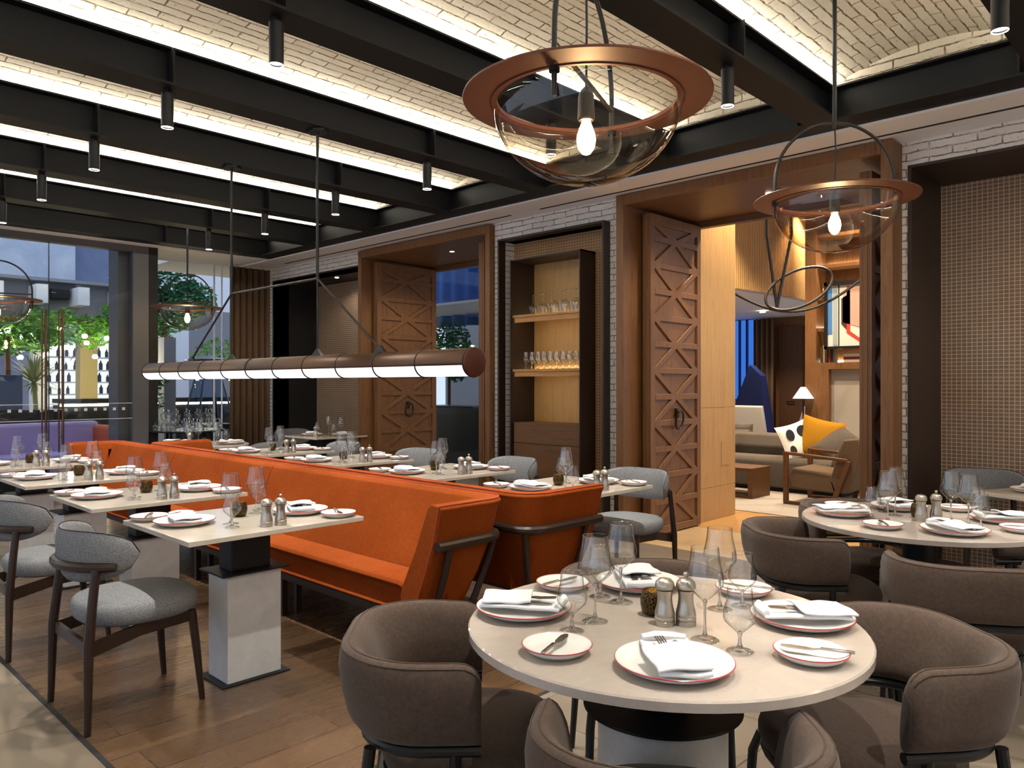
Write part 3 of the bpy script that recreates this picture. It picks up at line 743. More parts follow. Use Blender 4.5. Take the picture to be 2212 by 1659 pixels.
def setting(c, items, T, fine, rz0=0):
    """items: (kind, dx, dy, angle, phrase)"""
    ca, sa = cos(rz0), sin(rz0)
    for it in items:
        k, dx, dy, a, ph = it; x, y = c[0]+dx*ca-dy*sa, c[1]+dx*sa+dy*ca; a = radians(a)+rz0
        p = (x, y, ZT)
        if k == 'plate':
            KP.put(p, a, 'white dinner plate under a napkin, %s of %s' % (ph, T), 'dinner plates')
            KN.put((x, y, ZT+.0145), a, 'folded white napkin on the dinner plate, %s of %s' % (ph, T), 'napkins')
            if fine:
                o = V((-sin(a), cos(a))); s_ = V((cos(a), sin(a))); q = V((x, y))+o*.0+s_*-.012; KF.put((q.x, q.y, ZT+.034), a+.06, 'steel fork tucked in the napkin, %s of %s' % (ph, T), 'forks')
                q = V((x, y))-o*.012+s_*.016; KK.put((q.x, q.y, ZT+.034), a-.05, 'steel table knife tucked in the napkin, %s of %s' % (ph, T), 'knives')
        elif k == 'bread':
            KB.put(p, a, 'small white bread plate, %s of %s' % (ph, T), 'bread plates')
            KBK.put((x, y, ZT+.0225), a, 'butter knife across the bread plate, %s of %s' % (ph, T), 'butter knives')
        elif k == 'wine': KW.put(p, a, 'tall wine glass, %s of %s' % (ph, T), 'wine glasses')
        elif k == 'water': KT.put(p, a, 'short water glass, %s of %s' % (ph, T), 'water glasses')
        elif k == 'salt': KS.put(p, a, 'steel salt mill with domed cap on %s' % T, 'mills')
        elif k == 'pepper': KPM.put(p, a, 'steel pepper mill with knob on %s' % T, 'mills')
        elif k == 'candle': KC.put(p, a, 'mottled bronze candle holder on %s' % T, 'candle holders')
SQ = [('bread', -.282, -.342, 60, 'near left'), ('plate', -.055, -.268, 75, 'near side'), ('wine', .10, -.12, 0, 'nearer'), ('water', .185, -.155, 0, 'nearer'),
      ('wine', -.085, .10, 0, 'further'), ('water', -.17, .16, 0, 'further'), ('candle', -.065, .005, 0, ''), ('salt', .275, -.035, 0, ''), ('pepper', .285, .03, 0, ''),
      ('plate', .055, .268, 245, 'far side'), ('bread', .282, .342, 250, 'far right')]
for i, x in enumerate(FX):
    T = 'the %s front square table' % ORD[i]
    square_table('%s square marble table in the row before the banquette, aisle side' % ORD[i], (x, 1.76, 0)); setting((x, 1.76), SQ, T, i < 2)
for i, x in enumerate(BXT):
    T = 'the %s rear square table' % ORD[i]
    square_table('%s square marble table in the row behind the banquette, doorway side' % ORD[i], (x, 3.73, 0)); setting((x, 3.73), SQ, T, False)
# foreground round table, positions relative to its centre
round_table('large round marble table in the foreground, set for four', (R1.x, R1.y, 0)); T = 'the foreground round table'
setting(R1, [('plate', -.326, -.205, -60, 'left'), ('plate', -.255, .255, -135, 'far side'), ('plate', .212, -.278, 45, 'near side'), ('plate', .279, .258, 128, 'right'),
    ('bread', -.415, .072, 0, 'far left'), ('bread', -.048, -.385, 20, 'near left'), ('bread', .03, .41, 100, 'far right'), ('bread', .412, -.001, 108, 'near right'),
    ('wine', -.132, -.128, 0, 'left'), ('wine', -.189, .07, 0, 'far left'), ('wine', .162, -.054, 0, 'right'), ('wine', .058, .211, 0, 'far right'),
    ('water', -.125, -.235, 0, 'near left'), ('water', -.269, .074, 0, 'far left'), ('water', .266, -.07, 0, 'near right'), ('water', .09, .285, 0, 'far right'),
    ('candle', -.052, .035, 0, ''), ('salt', .02, -.018, 0, ''), ('pepper', .062, .020, 0, '')], T, True)
round_table('round marble table further right, near the lounge doorway, set for four', (R2.x, R2.y, 0)); T = 'the further round table'
setting(R2, [('plate', -.312, -.137, -50, 'left'), ('plate', -.17, .245, -135, 'far side'), ('plate', .215, -.265, 50, 'near side'), ('plate', .30, .2, 125, 'right'),
    ('bread', -.05, -.36, 30, 'near left'), ('bread', -.40, .085, 0, 'far left'), ('bread', .06, .40, 100, 'far right'), ('bread', .42, -.03, 110, 'near right'),
    ('wine', -.09, -.17, 0, 'left'), ('wine', -.12, .03, 0, 'far left'), ('wine', .125, .035, 0, 'right'), ('wine', .215, -.035, 0, 'near right'),
    ('water', -.16, -.17, 0, 'near left'), ('water', -.19, .1, 0, 'far left'), ('water', .205, .165, 0, 'far right'), ('water', .27, -.06, 0, 'near right'),
    ('candle', -.015, .035, 0, ''), ('salt', .02, -.05, 0, ''), ('pepper', .065, .025, 0, '')], T, True)
# round table by the left window, square one in the far niche, square one before the right niche
C3 = V((-8.15, 3.62)); round_table('round marble table by the left window near the brown curtain', (C3.x, C3.y, 0), .47); T = 'the round window table'
setting(C3, [('plate', -.24, -.2, -60, 'left'), ('plate', .16, -.22, 45, 'near side'), ('plate', .2, .22, 128, 'right'), ('wine', -.15, -.1, 0, 'left'), ('wine', -.05, -.03, 0, 'middle'), ('wine', .1, .1, 0, 'right'),
    ('water', -.22, -.05, 0, 'left'), ('water', .25, .05, 0, 'right'), ('water', .12, .2, 0, 'far right'), ('salt', -.02, -.14, 0, ''), ('candle', .03, .0, 0, '')], T, False)
C4 = V((-8.42, 5.32)); square_table('small square marble table before the far left niche', (C4.x, C4.y, 0), 0, .37, .37); T = 'the small niche table'
setting(C4, [('plate', -.1, -.14, 70, 'near side'), ('plate', .17, .12, 240, 'far side'), ('wine', -.04, .06, 0, 'left'), ('wine', .26, .05, 0, 'right'), ('water', -.2, .0, 0, 'left'), ('water', .3, -.08, 0, 'right'), ('pepper', .08, -.2, 0, '')], T, False)
C5 = V((-.74, 5.45)); square_table('square marble table before the right niche, at the picture edge', (C5.x, C5.y, 0), radians(-25), .37, .33); T = 'the square edge table'
setting(C5, [('plate', -.17, -.06, 20, 'left'), ('wine', .1, .0, 0, 'right')], T, False, radians(-25))
# glasses in the cabinet
for k in range(9):
    KW.put((-5.25+.072*k, 5.74+.035*(k % 2), 2.101+.235*.86 if k < 4 else 2.101+.235), 0, 'upturned wine glass on the upper cabinet shelf', 'upturned glasses on the upper cabinet shelf', (1, 1, -.86) if k < 4 else (1, 1, -1))
for k in range(18):
    KT.put((-5.33+.083*(k % 9), 5.72+.09*(k//9), 1.5505), 0, 'wine glass standing on the lower cabinet shelf', 'glasses on the lower cabinet shelf', (.82, .82, 1.12))
# service table with upturned glasses by the window
st = thing('service_table', 'dark service table crowded with upturned glasses by the left window', 'table', (-9.72, 4.12, 0))
b = MB(); b.lathe([(.02, .80), (.44, .80), (.45, .81), (.44, .82), (.02, .82)], 40, capb=True, capt=True); b.build('tabletop', 'chrome_dark', st)
for a in range(4):
    b = MB(); b.tube([(.33*cos(a*pi/2+.5), .33*sin(a*pi/2+.5), 0), (.31*cos(a*pi/2+.5), .31*sin(a*pi/2+.5), .80)], .018, 8); b.build('leg', 'black_metal', st)
for t_, (r0, z, n) in enumerate(((.39, .8205, 22), (.29, .8205, 14), (.29, .951, 14))):
    for k in range(n):
        a = 2*pi*k/n+.1*min(t_, 1)
        if t_ == 2: KT.put((-9.72+r0*cos(a), 4.12+r0*sin(a), z+.131), 0, 'upturned glass in the upper tier on the service table', 'upper tier of upturned glasses', (.92, .92, -.84))
        else: KT.put((-9.72+r0*cos(a), 4.12+r0*sin(a), z+.13), 0, 'upturned glass in the lower tier on the service table', 'lower tier of upturned glasses', (.92, .92, -.84))
# ================================================================== lamps
def saucer_pendant(label, loc, rz, zc=3.46):
    """loc: centre of the copper brim"""
    e = thing('saucer_pendant', label, 'pendant lamp', loc, rz, 'glass saucer pendants')
    b = MB(); b.lathe([(.29, .0), (.40, .004), (.402, .008), (.40, .012), (.29, .012), (.289, .006), (.29, 0)], 72); b.build('brim', 'copper_matte', e, angle=60)
    b = MB(); r = .307; pr = [(r*cos(a), r*sin(a)*.86+.0) for a in [-pi/2+.02+(pi/2-.02)*k/16 for k in range(17)]]
    b.lathe(pr+[(r, .02)], 64); gb = b.build('glass_bowl', 'glass_bowl', e, angle=80)
    b = MB(); b.lathe([(r+.002, -.003), (r+.002, .003), (r-.002, .003), (r-.002, -.003), (r+.002, -.003)], 64); b.build('bowl_rim', 'copper_matte', gb)
    H = .405; rr = .305
    pts = [(rr, 0, -.085), (rr, 0, .05)] + [(rr*cos(a), 0, .10+(H-.10)*sin(a)) for a in [pi*k/24 for k in range(25)]] + [(-rr, 0, .05), (-rr, 0, -.085)]
    b = MB(); b.tube(pts, .0085, 10); b.lathe([(.016, .0), (.016, -.012)], 14, (rr, 0, -.004)); b.lathe([(.016, .0), (.016, -.012)], 14, (-rr, 0, -.004)); b.build('hoop', 'chair_tube', e)
    b = MB(); b.tube([(-rr, 0, .07), (rr, 0, .07)], .0075, 8); b.build('crossbar', 'dark_bronze', e)
    b = MB(); b.tube([(0, 0, H-.03), (0, 0, zc-loc[2])], .011, 10); b.build('drop_rod', 'chair_tube', e)
    b = MB(); b.tube([(0, 0, H), (.006, 0, .25), (0, 0, .05)], .004, 6); b.build('cable', 'black_metal', e)
    b = MB(); b.lathe([(.006, .05), (.02, .035), (.026, .02), (.028, -.055), (.024, -.06)], 20, capb=True, capt=True); so = b.build('socket', 'dark_bronze', e)
    b = MB(); b.lathe([(.012, -.058), (.016, -.07), (.029, -.105), (.031, -.125), (.026, -.15), (.014, -.167), (.002, -.172)], 20); b.build('bulb', 'bulb_glow', so)
    l = bpy.data.lights.new('bulb_light', 'POINT'); l.energy = 4; l.color = (1, .74, .42); l.shadow_soft_size = .03
    o = bpy.data.objects.new('bulb_light', l); COL.objects.link(o); o.parent = e; o.location = (0, 0, -.20)
    return e
saucer_pendant('large glass bowl pendant with copper brim hanging over the foreground', (-1.55, 1.95, 2.315), radians(111))
saucer_pendant('glass bowl pendant with copper brim before the lounge doorway', (-1.545, 4.0, 2.345), radians(42))
saucer_pendant('glass bowl pendant with copper brim by the left column', (-9.1, 3.85, 2.30), radians(38))
saucer_pendant('glass bowl pendant cut by the left picture edge', (-9.2, 1.95, 2.26), radians(70))

tp = thing('linear_pendant', 'long bronze and white tube pendant slung over the banquettes on rods', 'pendant lamp', (-5.15, 2.77, 1.515))
X0, X1, RT_ = -2.21, 2.19, .0755
def arcsurf(a0, a1, r, mat, name, n=20):
    b = MB(); b.grid(lambda u, v: (X0+(X1-X0)*u, r*cos(a0+(a1-a0)*v), r*sin(a0+(a1-a0)*v)), 1, n); return b.build(name, mat, tp, solid=.003, angle=60)
arcsurf(radians(-12), radians(192), RT_, 'lamp_bronze', 'housing'); arcsurf(radians(192), radians(348), RT_-.003, 'tube_white', 'diffuser')
for x, s_ in ((X0, -1), (X1, 1)):
    b = MB(); rg = lambda xx, r: [(xx, r*cos(2*pi*k/40), r*sin(2*pi*k/40)) for k in range(40)]
    b.loft([rg(x, RT_+.002), rg(x+s_*.012, RT_+.002), rg(x+s_*.016, RT_-.004)] if s_ > 0 else [rg(x-.016, RT_-.004), rg(x-.012, RT_+.002), rg(x, RT_+.002)]); b.build('end_cap', 'lamp_wood', tp, angle=40)
nb = 11
for k in range(nb+1):
    x = X0+.004+(X1-X0-.008)*k/nb; b = MB(); b.tube([(x, (RT_+.002)*cos(2*pi*j/32), (RT_+.002)*sin(2*pi*j/32)) for j in range(32)], .0045, 6, True); b.build('band', 'black_metal', tp)
zz = 2.107-1.515; rods = ((.66, 0), (-.58, 0))
for x, _ in rods:
    b = MB(); b.tube([(x, 0, zz), (x, 0, 3.085-1.515)], .010, 8); b.build('drop_rod', 'chair_tube', tp)
    b = MB(); b.prism([(x+.085*cos(pi*k/3), .07*sin(pi*k/3)) for k in range(6)], 3.083-1.515, 3.099-1.515); b.build('ceiling_rose', 'black_metal', tp, smooth=False)
    b = MB(); b.tube([(x, 0, zz), (x, 0, .08)], .0055, 6); b.build('cable', 'chair_tube', tp)
b = MB(); b.tube([(.66, 0, zz), (-.58, 0, zz)], .008, 8); b.build('link_rod', 'dark_bronze', tp)
for x, xe in ((.66, 1.36), (-.58, -1.30)):
    b = MB(); b.tube([(x, 0, zz), (xe, 0, .10)], .008, 8); b.build('stay_rod', 'dark_bronze', tp)
for x in (1.36, -1.30, .66, -.58):
    b = MB(); b.loft([[(x-.06, -.014, .074), (x+.06, -.014, .074), (x+.008, -.006, .12), (x-.008, -.006, .12)], [(x-.06, .014, .074), (x+.06, .014, .074), (x+.008, .006, .12), (x-.008, .006, .12)]]); b.build('clip', 'black_metal', tp, smooth=False)

def spot():
    e = thing('ceiling_spot', 'spot', 'ceiling spotlight')
    b = MB(); b.lathe([(.024, 0), (.024, -.02), (.034, -.021), (.034, -.215), (.030, -.2155), (.030, -.205)], 24, capb=False); b.build('can', 'black_metal', e, angle=40)
    b = MB(); b.lathe([(.033, -.2155), (.033, -.2175), (.0285, -.2175), (.0285, -.2155)], 24); b.build('lens_ring', 'spot_lens', e)
    b = MB(); b.cyl((0, 0), .0295, -.207, -.205, 20); b.build('lens', 'spot_lens', e)
    return e
KSP = Kind(spot())
ROWS = [(1.79, 'aisle row'), (3.73, 'doorway row')]
for i, x in enumerate(BX):
    if x < -9: continue
    for y, nm in ROWS:
        KSP.put((x, y, 3.0995), 0, 'black cylinder spotlight under ceiling beam %d from the right wall, %s' % (i+1, nm), 'cylinder spotlights')
        l = bpy.data.lights.new('spot_beam', 'SPOT'); l.energy = SPOT_W; l.color = (1, .94, .84); l.spot_size = radians(80); l.spot_blend = .35; l.shadow_soft_size = .02
        o = bpy.data.objects.new('spot_beam', l); COL.objects.link(o); o.location = (x, y, 2.86); o.rotation_euler = (0, radians(0), 0)
# ================================================================== lounge beyond the wide doorway
def S_(b, name, mat, label, cat, **k): return struct(b.build(name, mat, **k), label, cat)
b = MB(); b.box(-6, 2, 6.66, 7.85, -.1, -.002); S_(b, 'floor_lounge', 'pale_floor', 'pale oak floor at the lounge entrance', 'floor', smooth=False)
b = MB(); b.box(-12, 2, 7.82, 16, -.1, .006); S_(b, 'floor_carpet', 'carpet', 'pale gray carpet of the lounge', 'floor', smooth=False)
b = MB()
for z0, z1 in ((0, .335), (.339, 1.155), (1.159, 3.4)): b.box(-4.55, -3.985, 6.82, 7.58, z0, z1)
b.box(-4.54, -3.992, 6.83, 7.57, 0, 3.4); b.box(-3.985, -3.981, 7.28, 7.45, .55, .80)
S_(b, 'column_lounge', 'oak_pale', 'pale oak clad pier just inside the lounge', 'column', smooth=False)
b = MB(); b.box(-4.11, -1.5, 6.74, 6.80, 3.03, 3.8); b.box(-1.77, 1.0, 6.74, 6.80, 0, 3.8); S_(b, 'wall_lounge_entry', 'oak_pale', 'lounge side of the doorway wall', 'wall', smooth=False)
b = MB(); b.box(-12, 2, 6.8, 16, 4.2, 4.25); S_(b, 'ceiling_lounge', 'white_plaster', 'plain lounge ceiling', 'ceiling', smooth=False)
b = MB()                                            # shelf wall
b.box(-4.42, -4.27, 10.4, 11.0, 0, 4.2); b.box(-4.27, -2.0, 10.75, 10.8, 1.5, 4.2); b.box(-4.27, -2.0, 10.4, 10.75, 1.60, 1.69); b.box(-4.27, -4.10, 10.4, 10.55, 0, 1.6)
for z in (2.12, 2.55, 2.98, 3.4): b.box(-4.27, -3.0, 10.45, 10.75, z, z+.045)
S_(b, 'wall_shelves', 'oak', 'oak bookcase wall of the lounge', 'wall', smooth=False)
b = MB(); b.box(-4.10, -2.0, 10.5, 10.55, 0, 1.6); S_(b, 'wall_covering', 'wallcover', 'woven gray wallcovering below the lounge bookcase', 'wall', smooth=False)
b = MB()
for z in (1.70, 2.17, 2.60, 3.03): b.box(-4.25, -3.0, 10.715, 10.74, z, z+.025)
S_(b, 'trim_11', 'shelf_glow', 'warm light lines at the back of the lounge shelves', 'shelf light', smooth=False)
b = MB(); b.box(-12, -4.4, 14.55, 14.65, 0, 4.2); S_(b, 'wall_lounge_back', 'oak', 'oak panelled back wall of the lounge', 'wall', smooth=False)
dl = thing('door_3', 'dark oak door in the back wall of the lounge', 'door', (0, 0, 0), kind='structure')
b = MB(); b.box(-6.68, -6.2, 14.48, 14.54, 0, 2.52); b.build('leaf', 'oak_dark', dl, smooth=False)
b = MB(); b.tube([(-6.5, 14.47, 1.06), (-6.5, 14.43, 1.06), (-6.35, 14.43, 1.06)], .014, 8); b.build('lever_handle', 'black_metal', dl)
b = MB(); b.box(-7.9, -6.95, 13.93, 13.98, 0, 2.75); S_(b, 'window_3', 'blue_glow', 'blue dusk window at the back of the lounge', 'window', smooth=False) if False else None
# ribbed bulkhead and soffit
b = MB(); n = 110
b.grid(lambda u, v: (-5.2+.16*sin(pi*u)+.02*sin(u*n*2*pi), 8.7+5.3*u, 2.72+1.48*v), n*6, 1); S_(b, 'wall_bulkhead', 'oak_pale', 'pale ribbed timber bulkhead above the lounge', 'wall', angle=20)
b = MB(); b.box(-12, -5.2, 8.4, 14.6, 2.72, 2.76); S_(b, 'ceiling_lounge_soffit', 'white_plaster', 'low white soffit at the back of the lounge', 'ceiling', smooth=False)
w3 = thing('window_3', 'blue dusk window at the back of the lounge', 'window', kind='structure')
b = MB(); b.box(-9.2, -7.1, 14.5, 14.53, 0, 2.7); b.build('pane', 'dusk_glow', w3, smooth=False)
b = MB()
for x in (-8.3, -7.52, -7.36): b.box(x, x+.03, 14.44, 14.5, 0, 2.7)
b.box(-9.2, -7.1, 14.44, 14.5, 1.05, 1.09); b.build('mullion', 'dark_blue', w3, smooth=False)
b = MB(); b.grid(lambda u, v: (-7.12+.42*u, 14.3+.05*sin(u*pi*8), .02+2.66*v), 40, 1)
tag(b.build('curtain', 'curtain_brown', solid=.006, angle=80), 'brown curtain drawn aside next to the blue sheer in the lounge', 'curtain')
# painting: plain generic abstract panels
pt = thing('painting', 'abstract painting in black frame hung over the lounge bookcase', 'painting', (-3.70, 10.40, 2.32))
W2, H2 = .44, .45
b = MB(); b.box(-W2, W2, -.05, 0, -H2, -H2+.035); b.box(-W2, W2, -.05, 0, H2-.05, H2); b.box(-W2, -W2+.04, -.05, 0, -H2, H2); b.box(W2-.04, W2, -.05, 0, -H2, H2); b.build('frame', 'black_metal', pt, smooth=False)
b = MB(); b.box(-W2+.03, W2-.03, -.02, -.005, -H2+.03, H2-.04); cv = b.build('canvas', 'art_white', pt, smooth=False)
for mt, poly in (('art_blue', [(-.40, -.25), (-.34, -.25), (-.34, .38), (-.40, .38)]), ('art_gray', [(-.33, -.40), (-.27, -.40), (-.27, .38), (-.33, .38)]), ('soft_black', [(-.26, -.41), (-.245, -.41), (-.245, .40), (-.26, .40)]),
                 ('art_pink', [(-.2, -.1), (-.2, .3), (-.05, .38), (.1, .38), (.1, -.2)]), ('art_maroon', [(-.22, -.12), (-.22, .22), (-.15, .26), (-.15, -.2)]), ('art_red', [(-.15, -.24), (-.15, .38), (-.105, .38), (-.105, -.22), (.14, -.41), (.08, -.41)])):
    b = MB(); m_ = b.loft([[(x, -.022, z) for x, z in poly], [(x, -.0245, z) for x, z in poly]]); b.build('painted_shape', mt, cv, smooth=False)
# books and vases on shelves
for k, (x, hgt, mt) in enumerate(((-4.23, .22, 'book_dark'), (-4.195, .24, 'book_tan'), (-4.16, .23, 'book_dark'), (-4.12, .2, 'book_red'), (-4.085, .235, 'book_dark'))):
    b = MB(); b.box(x, x+.028, 10.45, 10.62, 1.6905, 1.6905+hgt); tag(b.build('book', mt, smooth=False), 'book number %d from the left standing upright on the lowest lounge shelf' % (k+1), 'book', 'upright books in the lounge')
for k, mt in enumerate(('paper', 'book_red', 'paper', 'book_tan')):
    b = MB(); b.box(-3.92, -3.68+.01*k, 10.45, 10.62, 1.6905+.038*k, 1.728+.038*k); tag(b.build('book', mt, smooth=False), 'book lying flat in a stack on the lowest lounge shelf, number %d from the bottom' % (k+1), 'book', 'stacked books in the lounge')
for k, mt in enumerate(('book_tan', 'book_red', 'book_tan')):
    b = MB(); b.box(-4.22, -4.05, 10.5, 10.65, 2.596+.04*k, 2.635+.04*k); tag(b.build('book', mt, smooth=False), 'book in the small stack on the middle lounge shelf, number %d from the bottom' % (k+1), 'book', 'stacked books in the lounge')
b = MB(); b.lathe([(.03, 0), (.05, .05), (.04, .1), (.012, .13), (.016, .16)], 16, (-3.5, 10.52, 1.6905), True); tag(b.build('vase', 'porcelain'), 'little white vase at the right end of the lowest lounge shelf', 'vase')
# sofa, cushions, armchair, side table, lamp
so = thing('sofa', 'long gray sofa across the lounge behind the armchair', 'sofa', (-5.2, 9.9, 0))
b = MB(); b.loft([[(x, y, z) for y, z in ((-.42, .06), (-.44, .2), (-.43, .40), (-.38, .45), (.15, .43), (.2, .06))] for x in (-1.9, 1.5)]); b.build('seat', 'sofa_gray', so, bevel=.02)
b = MB(); b.loft([[(x, y, z) for y, z in ((.12, .40), (.06, .55), (.12, .70), (.2, .73), (.30, .70), (.34, .06), (.16, .06))] for x in (-1.9, 1.5)]); b.build('backrest', 'sofa_gray', so, bevel=.02)
b = MB(); b.box(1.5, 1.72, -.44, .34, .06, .58); b.build('arm', 'sofa_gray', so, bevel=.05)
b = MB(); b.box(-1.8, 1.6, -.36, .25, 0, .06); b.build('plinth', 'soft_black', so, smooth=False)
def scatter(name, label, mat, loc, rot, s=.24, th=.075, extra=None):
    b = MB(); n = 14
    def f(sg):
        def g(u, v):
            x, y = 2*u-1, 2*v-1; k = (1-x*x)*(1-y*y); px = x*(1-.10*(1-y*y)); py = y*(1-.10*(1-x*x))
            return (px*s, sg*th*k**.42, py*s)
        return g
    b.grid(f(1), n, n); q = len(b.f); b.grid(f(-1), n, n); b.f[q:] = [tuple(reversed(t)) for t in b.f[q:]]
    o = b.build(name, mat, angle=70); o.location = loc; o.rotation_euler = tuple(radians(a) for a in rot); return tag(o, label, 'cushion')
scatter('cushion', 'mustard yellow cushion propped on the gray sofa beside the armchair', 'mustard', (-3.97, 9.78, .70), (-14, 12, 8), .27)
cz = scatter('cushion', 'black and white patterned cushion leaning against the mustard one', 'cream_shade', (-4.23, 9.70, .66), (-16, -14, 62), .25)
scatter('cushion', 'gray cushion slumped at the sofa end behind the armchair', 'sofa_gray', (-3.72, 9.78, .62), (-30, 35, 0), .25)
scatter('cushion', 'mustard cushion peeking over the back of the gray sofa at its left', 'mustard', (-5.85, 10.68, .66), (10, 0, 0), .22)
scatter('cushion', 'dark cushion beside the mustard one behind the gray sofa', 'sofa_gray', (-5.5, 10.7, .63), (8, 0, 0), .18)
for k, (x0, x1, z0, z1) in enumerate(((-.17, -.05, .02, .17), (.0, .16, .02, .18), (.0, .16, -.17, -.01), (-.19, -.1, -.16, -.04))):
    b = MB(); n = 8
    b.loft([[(( (x0+x1)/2+(x1-x0)/2*cos(2*pi*j/16)), yy, (z0+z1)/2+(z1-z0)/2*sin(2*pi*j/16)) for j in range(16)] for yy in (-.074, -.066)]); b.build('printed_patch', 'soft_black', cz)
ar = thing('lounge_armchair', 'teak framed lounge armchair with brown cushions, seen from the side', 'armchair', (-3.5, 8.95, 0))
for y in (-.34, .34):
    b = MB(); P = [(-.40, .045, .05), (-.40, .60, .05), ] 
    b.bar((-.385, y, .03), (-.385, y, .60), .05, .055, (1,0,0)); b.bar((-.41, y, .60), (.32, y, .555), .05, .035); b.bar((-.41, y, .022), (.42, y, .022), .05, .045); b.bar((.33, y, .55), (.14, y, .03), .05, .05, (1,0,0)); b.build('side_frame', 'teak', ar, bevel=.008)
b = MB(); b.loft([[(x, y, z) for x, z in ((-.36, .19), (-.37, .34), (-.33, .43), (.12, .38), (.2, .17))] for y in (-.305, .305)]); b.build('seat', 'lounge_brown', ar, bevel=.02)
b = MB(); b.loft([[(x, y, z) for x, z in ((.10, .30), (.20, .66), (.25, .78), (.42, .80), (.46, .7), (.34, .20), (.14, .17))] for y in (-.305, .305)]); b.build('backrest', 'lounge_brown', ar, bevel=.02)
sd = thing('side_table', 'open box oak side table before the gray sofa', 'side table', (-4.75, 8.9, 0))
b = MB()
for q in ((-.5, .42, -.24, .24, .335, .375), (-.5, .42, -.24, .24, 0, .035), (.36, .42, -.24, .24, .035, .335), (-.5, -.44, -.24, .24, .035, .335)): b.box(*q)
b.build('box_frame', 'teak', sd, smooth=False, bevel=.003)
lp = thing('floor_lamp', 'slim black floor lamp with white cone shade behind the sofa', 'lamp', (-4.41, 10.315, 0))
b = MB(); b.cyl((0, 0), .065, 0, .02, 24); b.build('base', 'black_metal', lp); b = MB(); b.tube([(0, 0, .02), (0, 0, 1.22)], .012, 8); b.build('pole', 'black_metal', lp)
b = MB(); b.lathe([(.14, 1.20), (.045, 1.345), (.03, 1.36)], 28, capt=True); b.build('shade', 'lamp_glow', lp)
def easy(label, loc, rz, m1, m2):
    e = thing('easy_chair', label, 'chair', loc, rz)
    b = MB(); b.loft([[(x, -.02, .35), (x, .05, .35), (x, .27, 1.03), (x, .20, 1.05)] for x in (-.3, .3)]); b.build('backrest', m1, e, bevel=.02)
    b = MB(); b.box(-.3, .3, -.5, .05, .28, .42); b.build('seat', m2, e, bevel=.03)
    for x in (-.31, .31):
        b = MB(); b.bar((x, -.5, .56), (x, .12, .58), .05, .03); b.bar((x, -.47, 0), (x, -.47, .56), .04, .04, (0,1,0)); b.bar((x, .1, 0), (x, .1, .57), .04, .04, (0,1,0)); b.build('arm_frame', 'teak', e)
easy('lilac gray high backed easy chair left of the floor lamp', (-5.02, 11.6, 0), radians(-42), 'lilac_gray', 'terracotta_fabric')
easy('white backed easy chair facing the lounge window', (-6.0, 12.0, 0), radians(180), 'cream_shade', 'lilac_gray')
b = MB(); b.loft([[(-.28, -.15, 0), (.28, -.15, 0), (.28, .2, 0), (-.28, .2, 0)], [(-.42, -.15, .9), (.2, -.15, .8), (.2, .2, .8), (-.42, .2, .9)], [(-.1, -.1, 1.75), (.12, -.1, 1.55), (.12, .1, 1.55), (-.1, .1, 1.75)]])
o = b.build('sculpture', 'dark_blue', smooth=False); o.location = (-6.5, 13.2, 0); tag(o, 'dark blue angular standing sculpture before the lounge curtains', 'sculpture')
# looping bronze chandelier
so2 = dup(so, (-6.35, 10.72, 0), pi, 'second gray sofa back to back with the first in the lounge', None, (.55, .9, 1))
ch = thing('loop_chandelier', 'bronze tube chandelier of crossing loops hanging in the lounge', 'chandelier', (-3.9, 9.0, 2.6))
b = MB(); b.tube([(.40*cos(a)*.72, .40*cos(a)*.69+.1*sin(a), .25*sin(a)-.05+.1*cos(a)) for a in [2*pi*k/40 for k in range(40)]], .018, 8, True); b.build('loop', 'dark_bronze', ch)
b = MB(); b.tube([(-.75+1.6*t, -.3+1.05*t, -.04-.32*sin(pi*min(1, t*1.15))+.28*t*t) for t in [k/24 for k in range(25)]], .017, 8); b.build('arm_tube', 'dark_bronze', ch)
for x0, y0 in ((-.34, -.2), (-.1, -.05)):
    b = MB(); b.tube([(x0, y0, 1.6), (x0+.03, y0, .6), (-.22, -.12, -.27)], .02, 8); b.build('drop_tube', 'dark_bronze', ch)
# fill lights added in the lounge ceiling to brighten the room
for k, (x, y) in enumerate(((-3.3, 7.6), (-4.7, 8.8), (-3.4, 9.2), (-4.8, 11.5), (-3.6, 10.0))):
    b = MB(); b.cyl((x, y), .05, 4.18, 4.199, 16); tag(b.build('fill_light', 'fill_light'), 'added lounge ceiling downlight number %d from the doorway' % (k+1), 'ceiling light', 'added lounge fill lights')
    l = bpy.data.lights.new('fill_beam', 'SPOT'); l.energy = 320; l.color = (1, .80, .55); l.spot_size = radians(105); l.spot_blend = .6; l.shadow_soft_size = .05
    o = bpy.data.objects.new('fill_beam', l); COL.objects.link(o); o.location = (x, y, 4.15)
for x, y in ((-6.3, 13.0), (-5.9, 10.6)):  # two more fill lights, added under the soffit for the dim lounge back
    b = MB(); b.cyl((x, y), .05, 2.685, 2.699, 16); tag(b.build('fill_light', 'fill_light'), 'fill light added in the low soffit %s of the lounge' % ('at the back' if y > 12 else 'nearer the sofa'), 'ceiling light')
    l = bpy.data.lights.new('fill_beam', 'SPOT'); l.energy = 130; l.color = (1, .80, .55); l.spot_size = radians(120); l.spot_blend = .6; l.shadow_soft_size = .05
    o = bpy.data.objects.new('fill_beam', l); COL.objects.link(o); o.location = (x, y, 2.66)

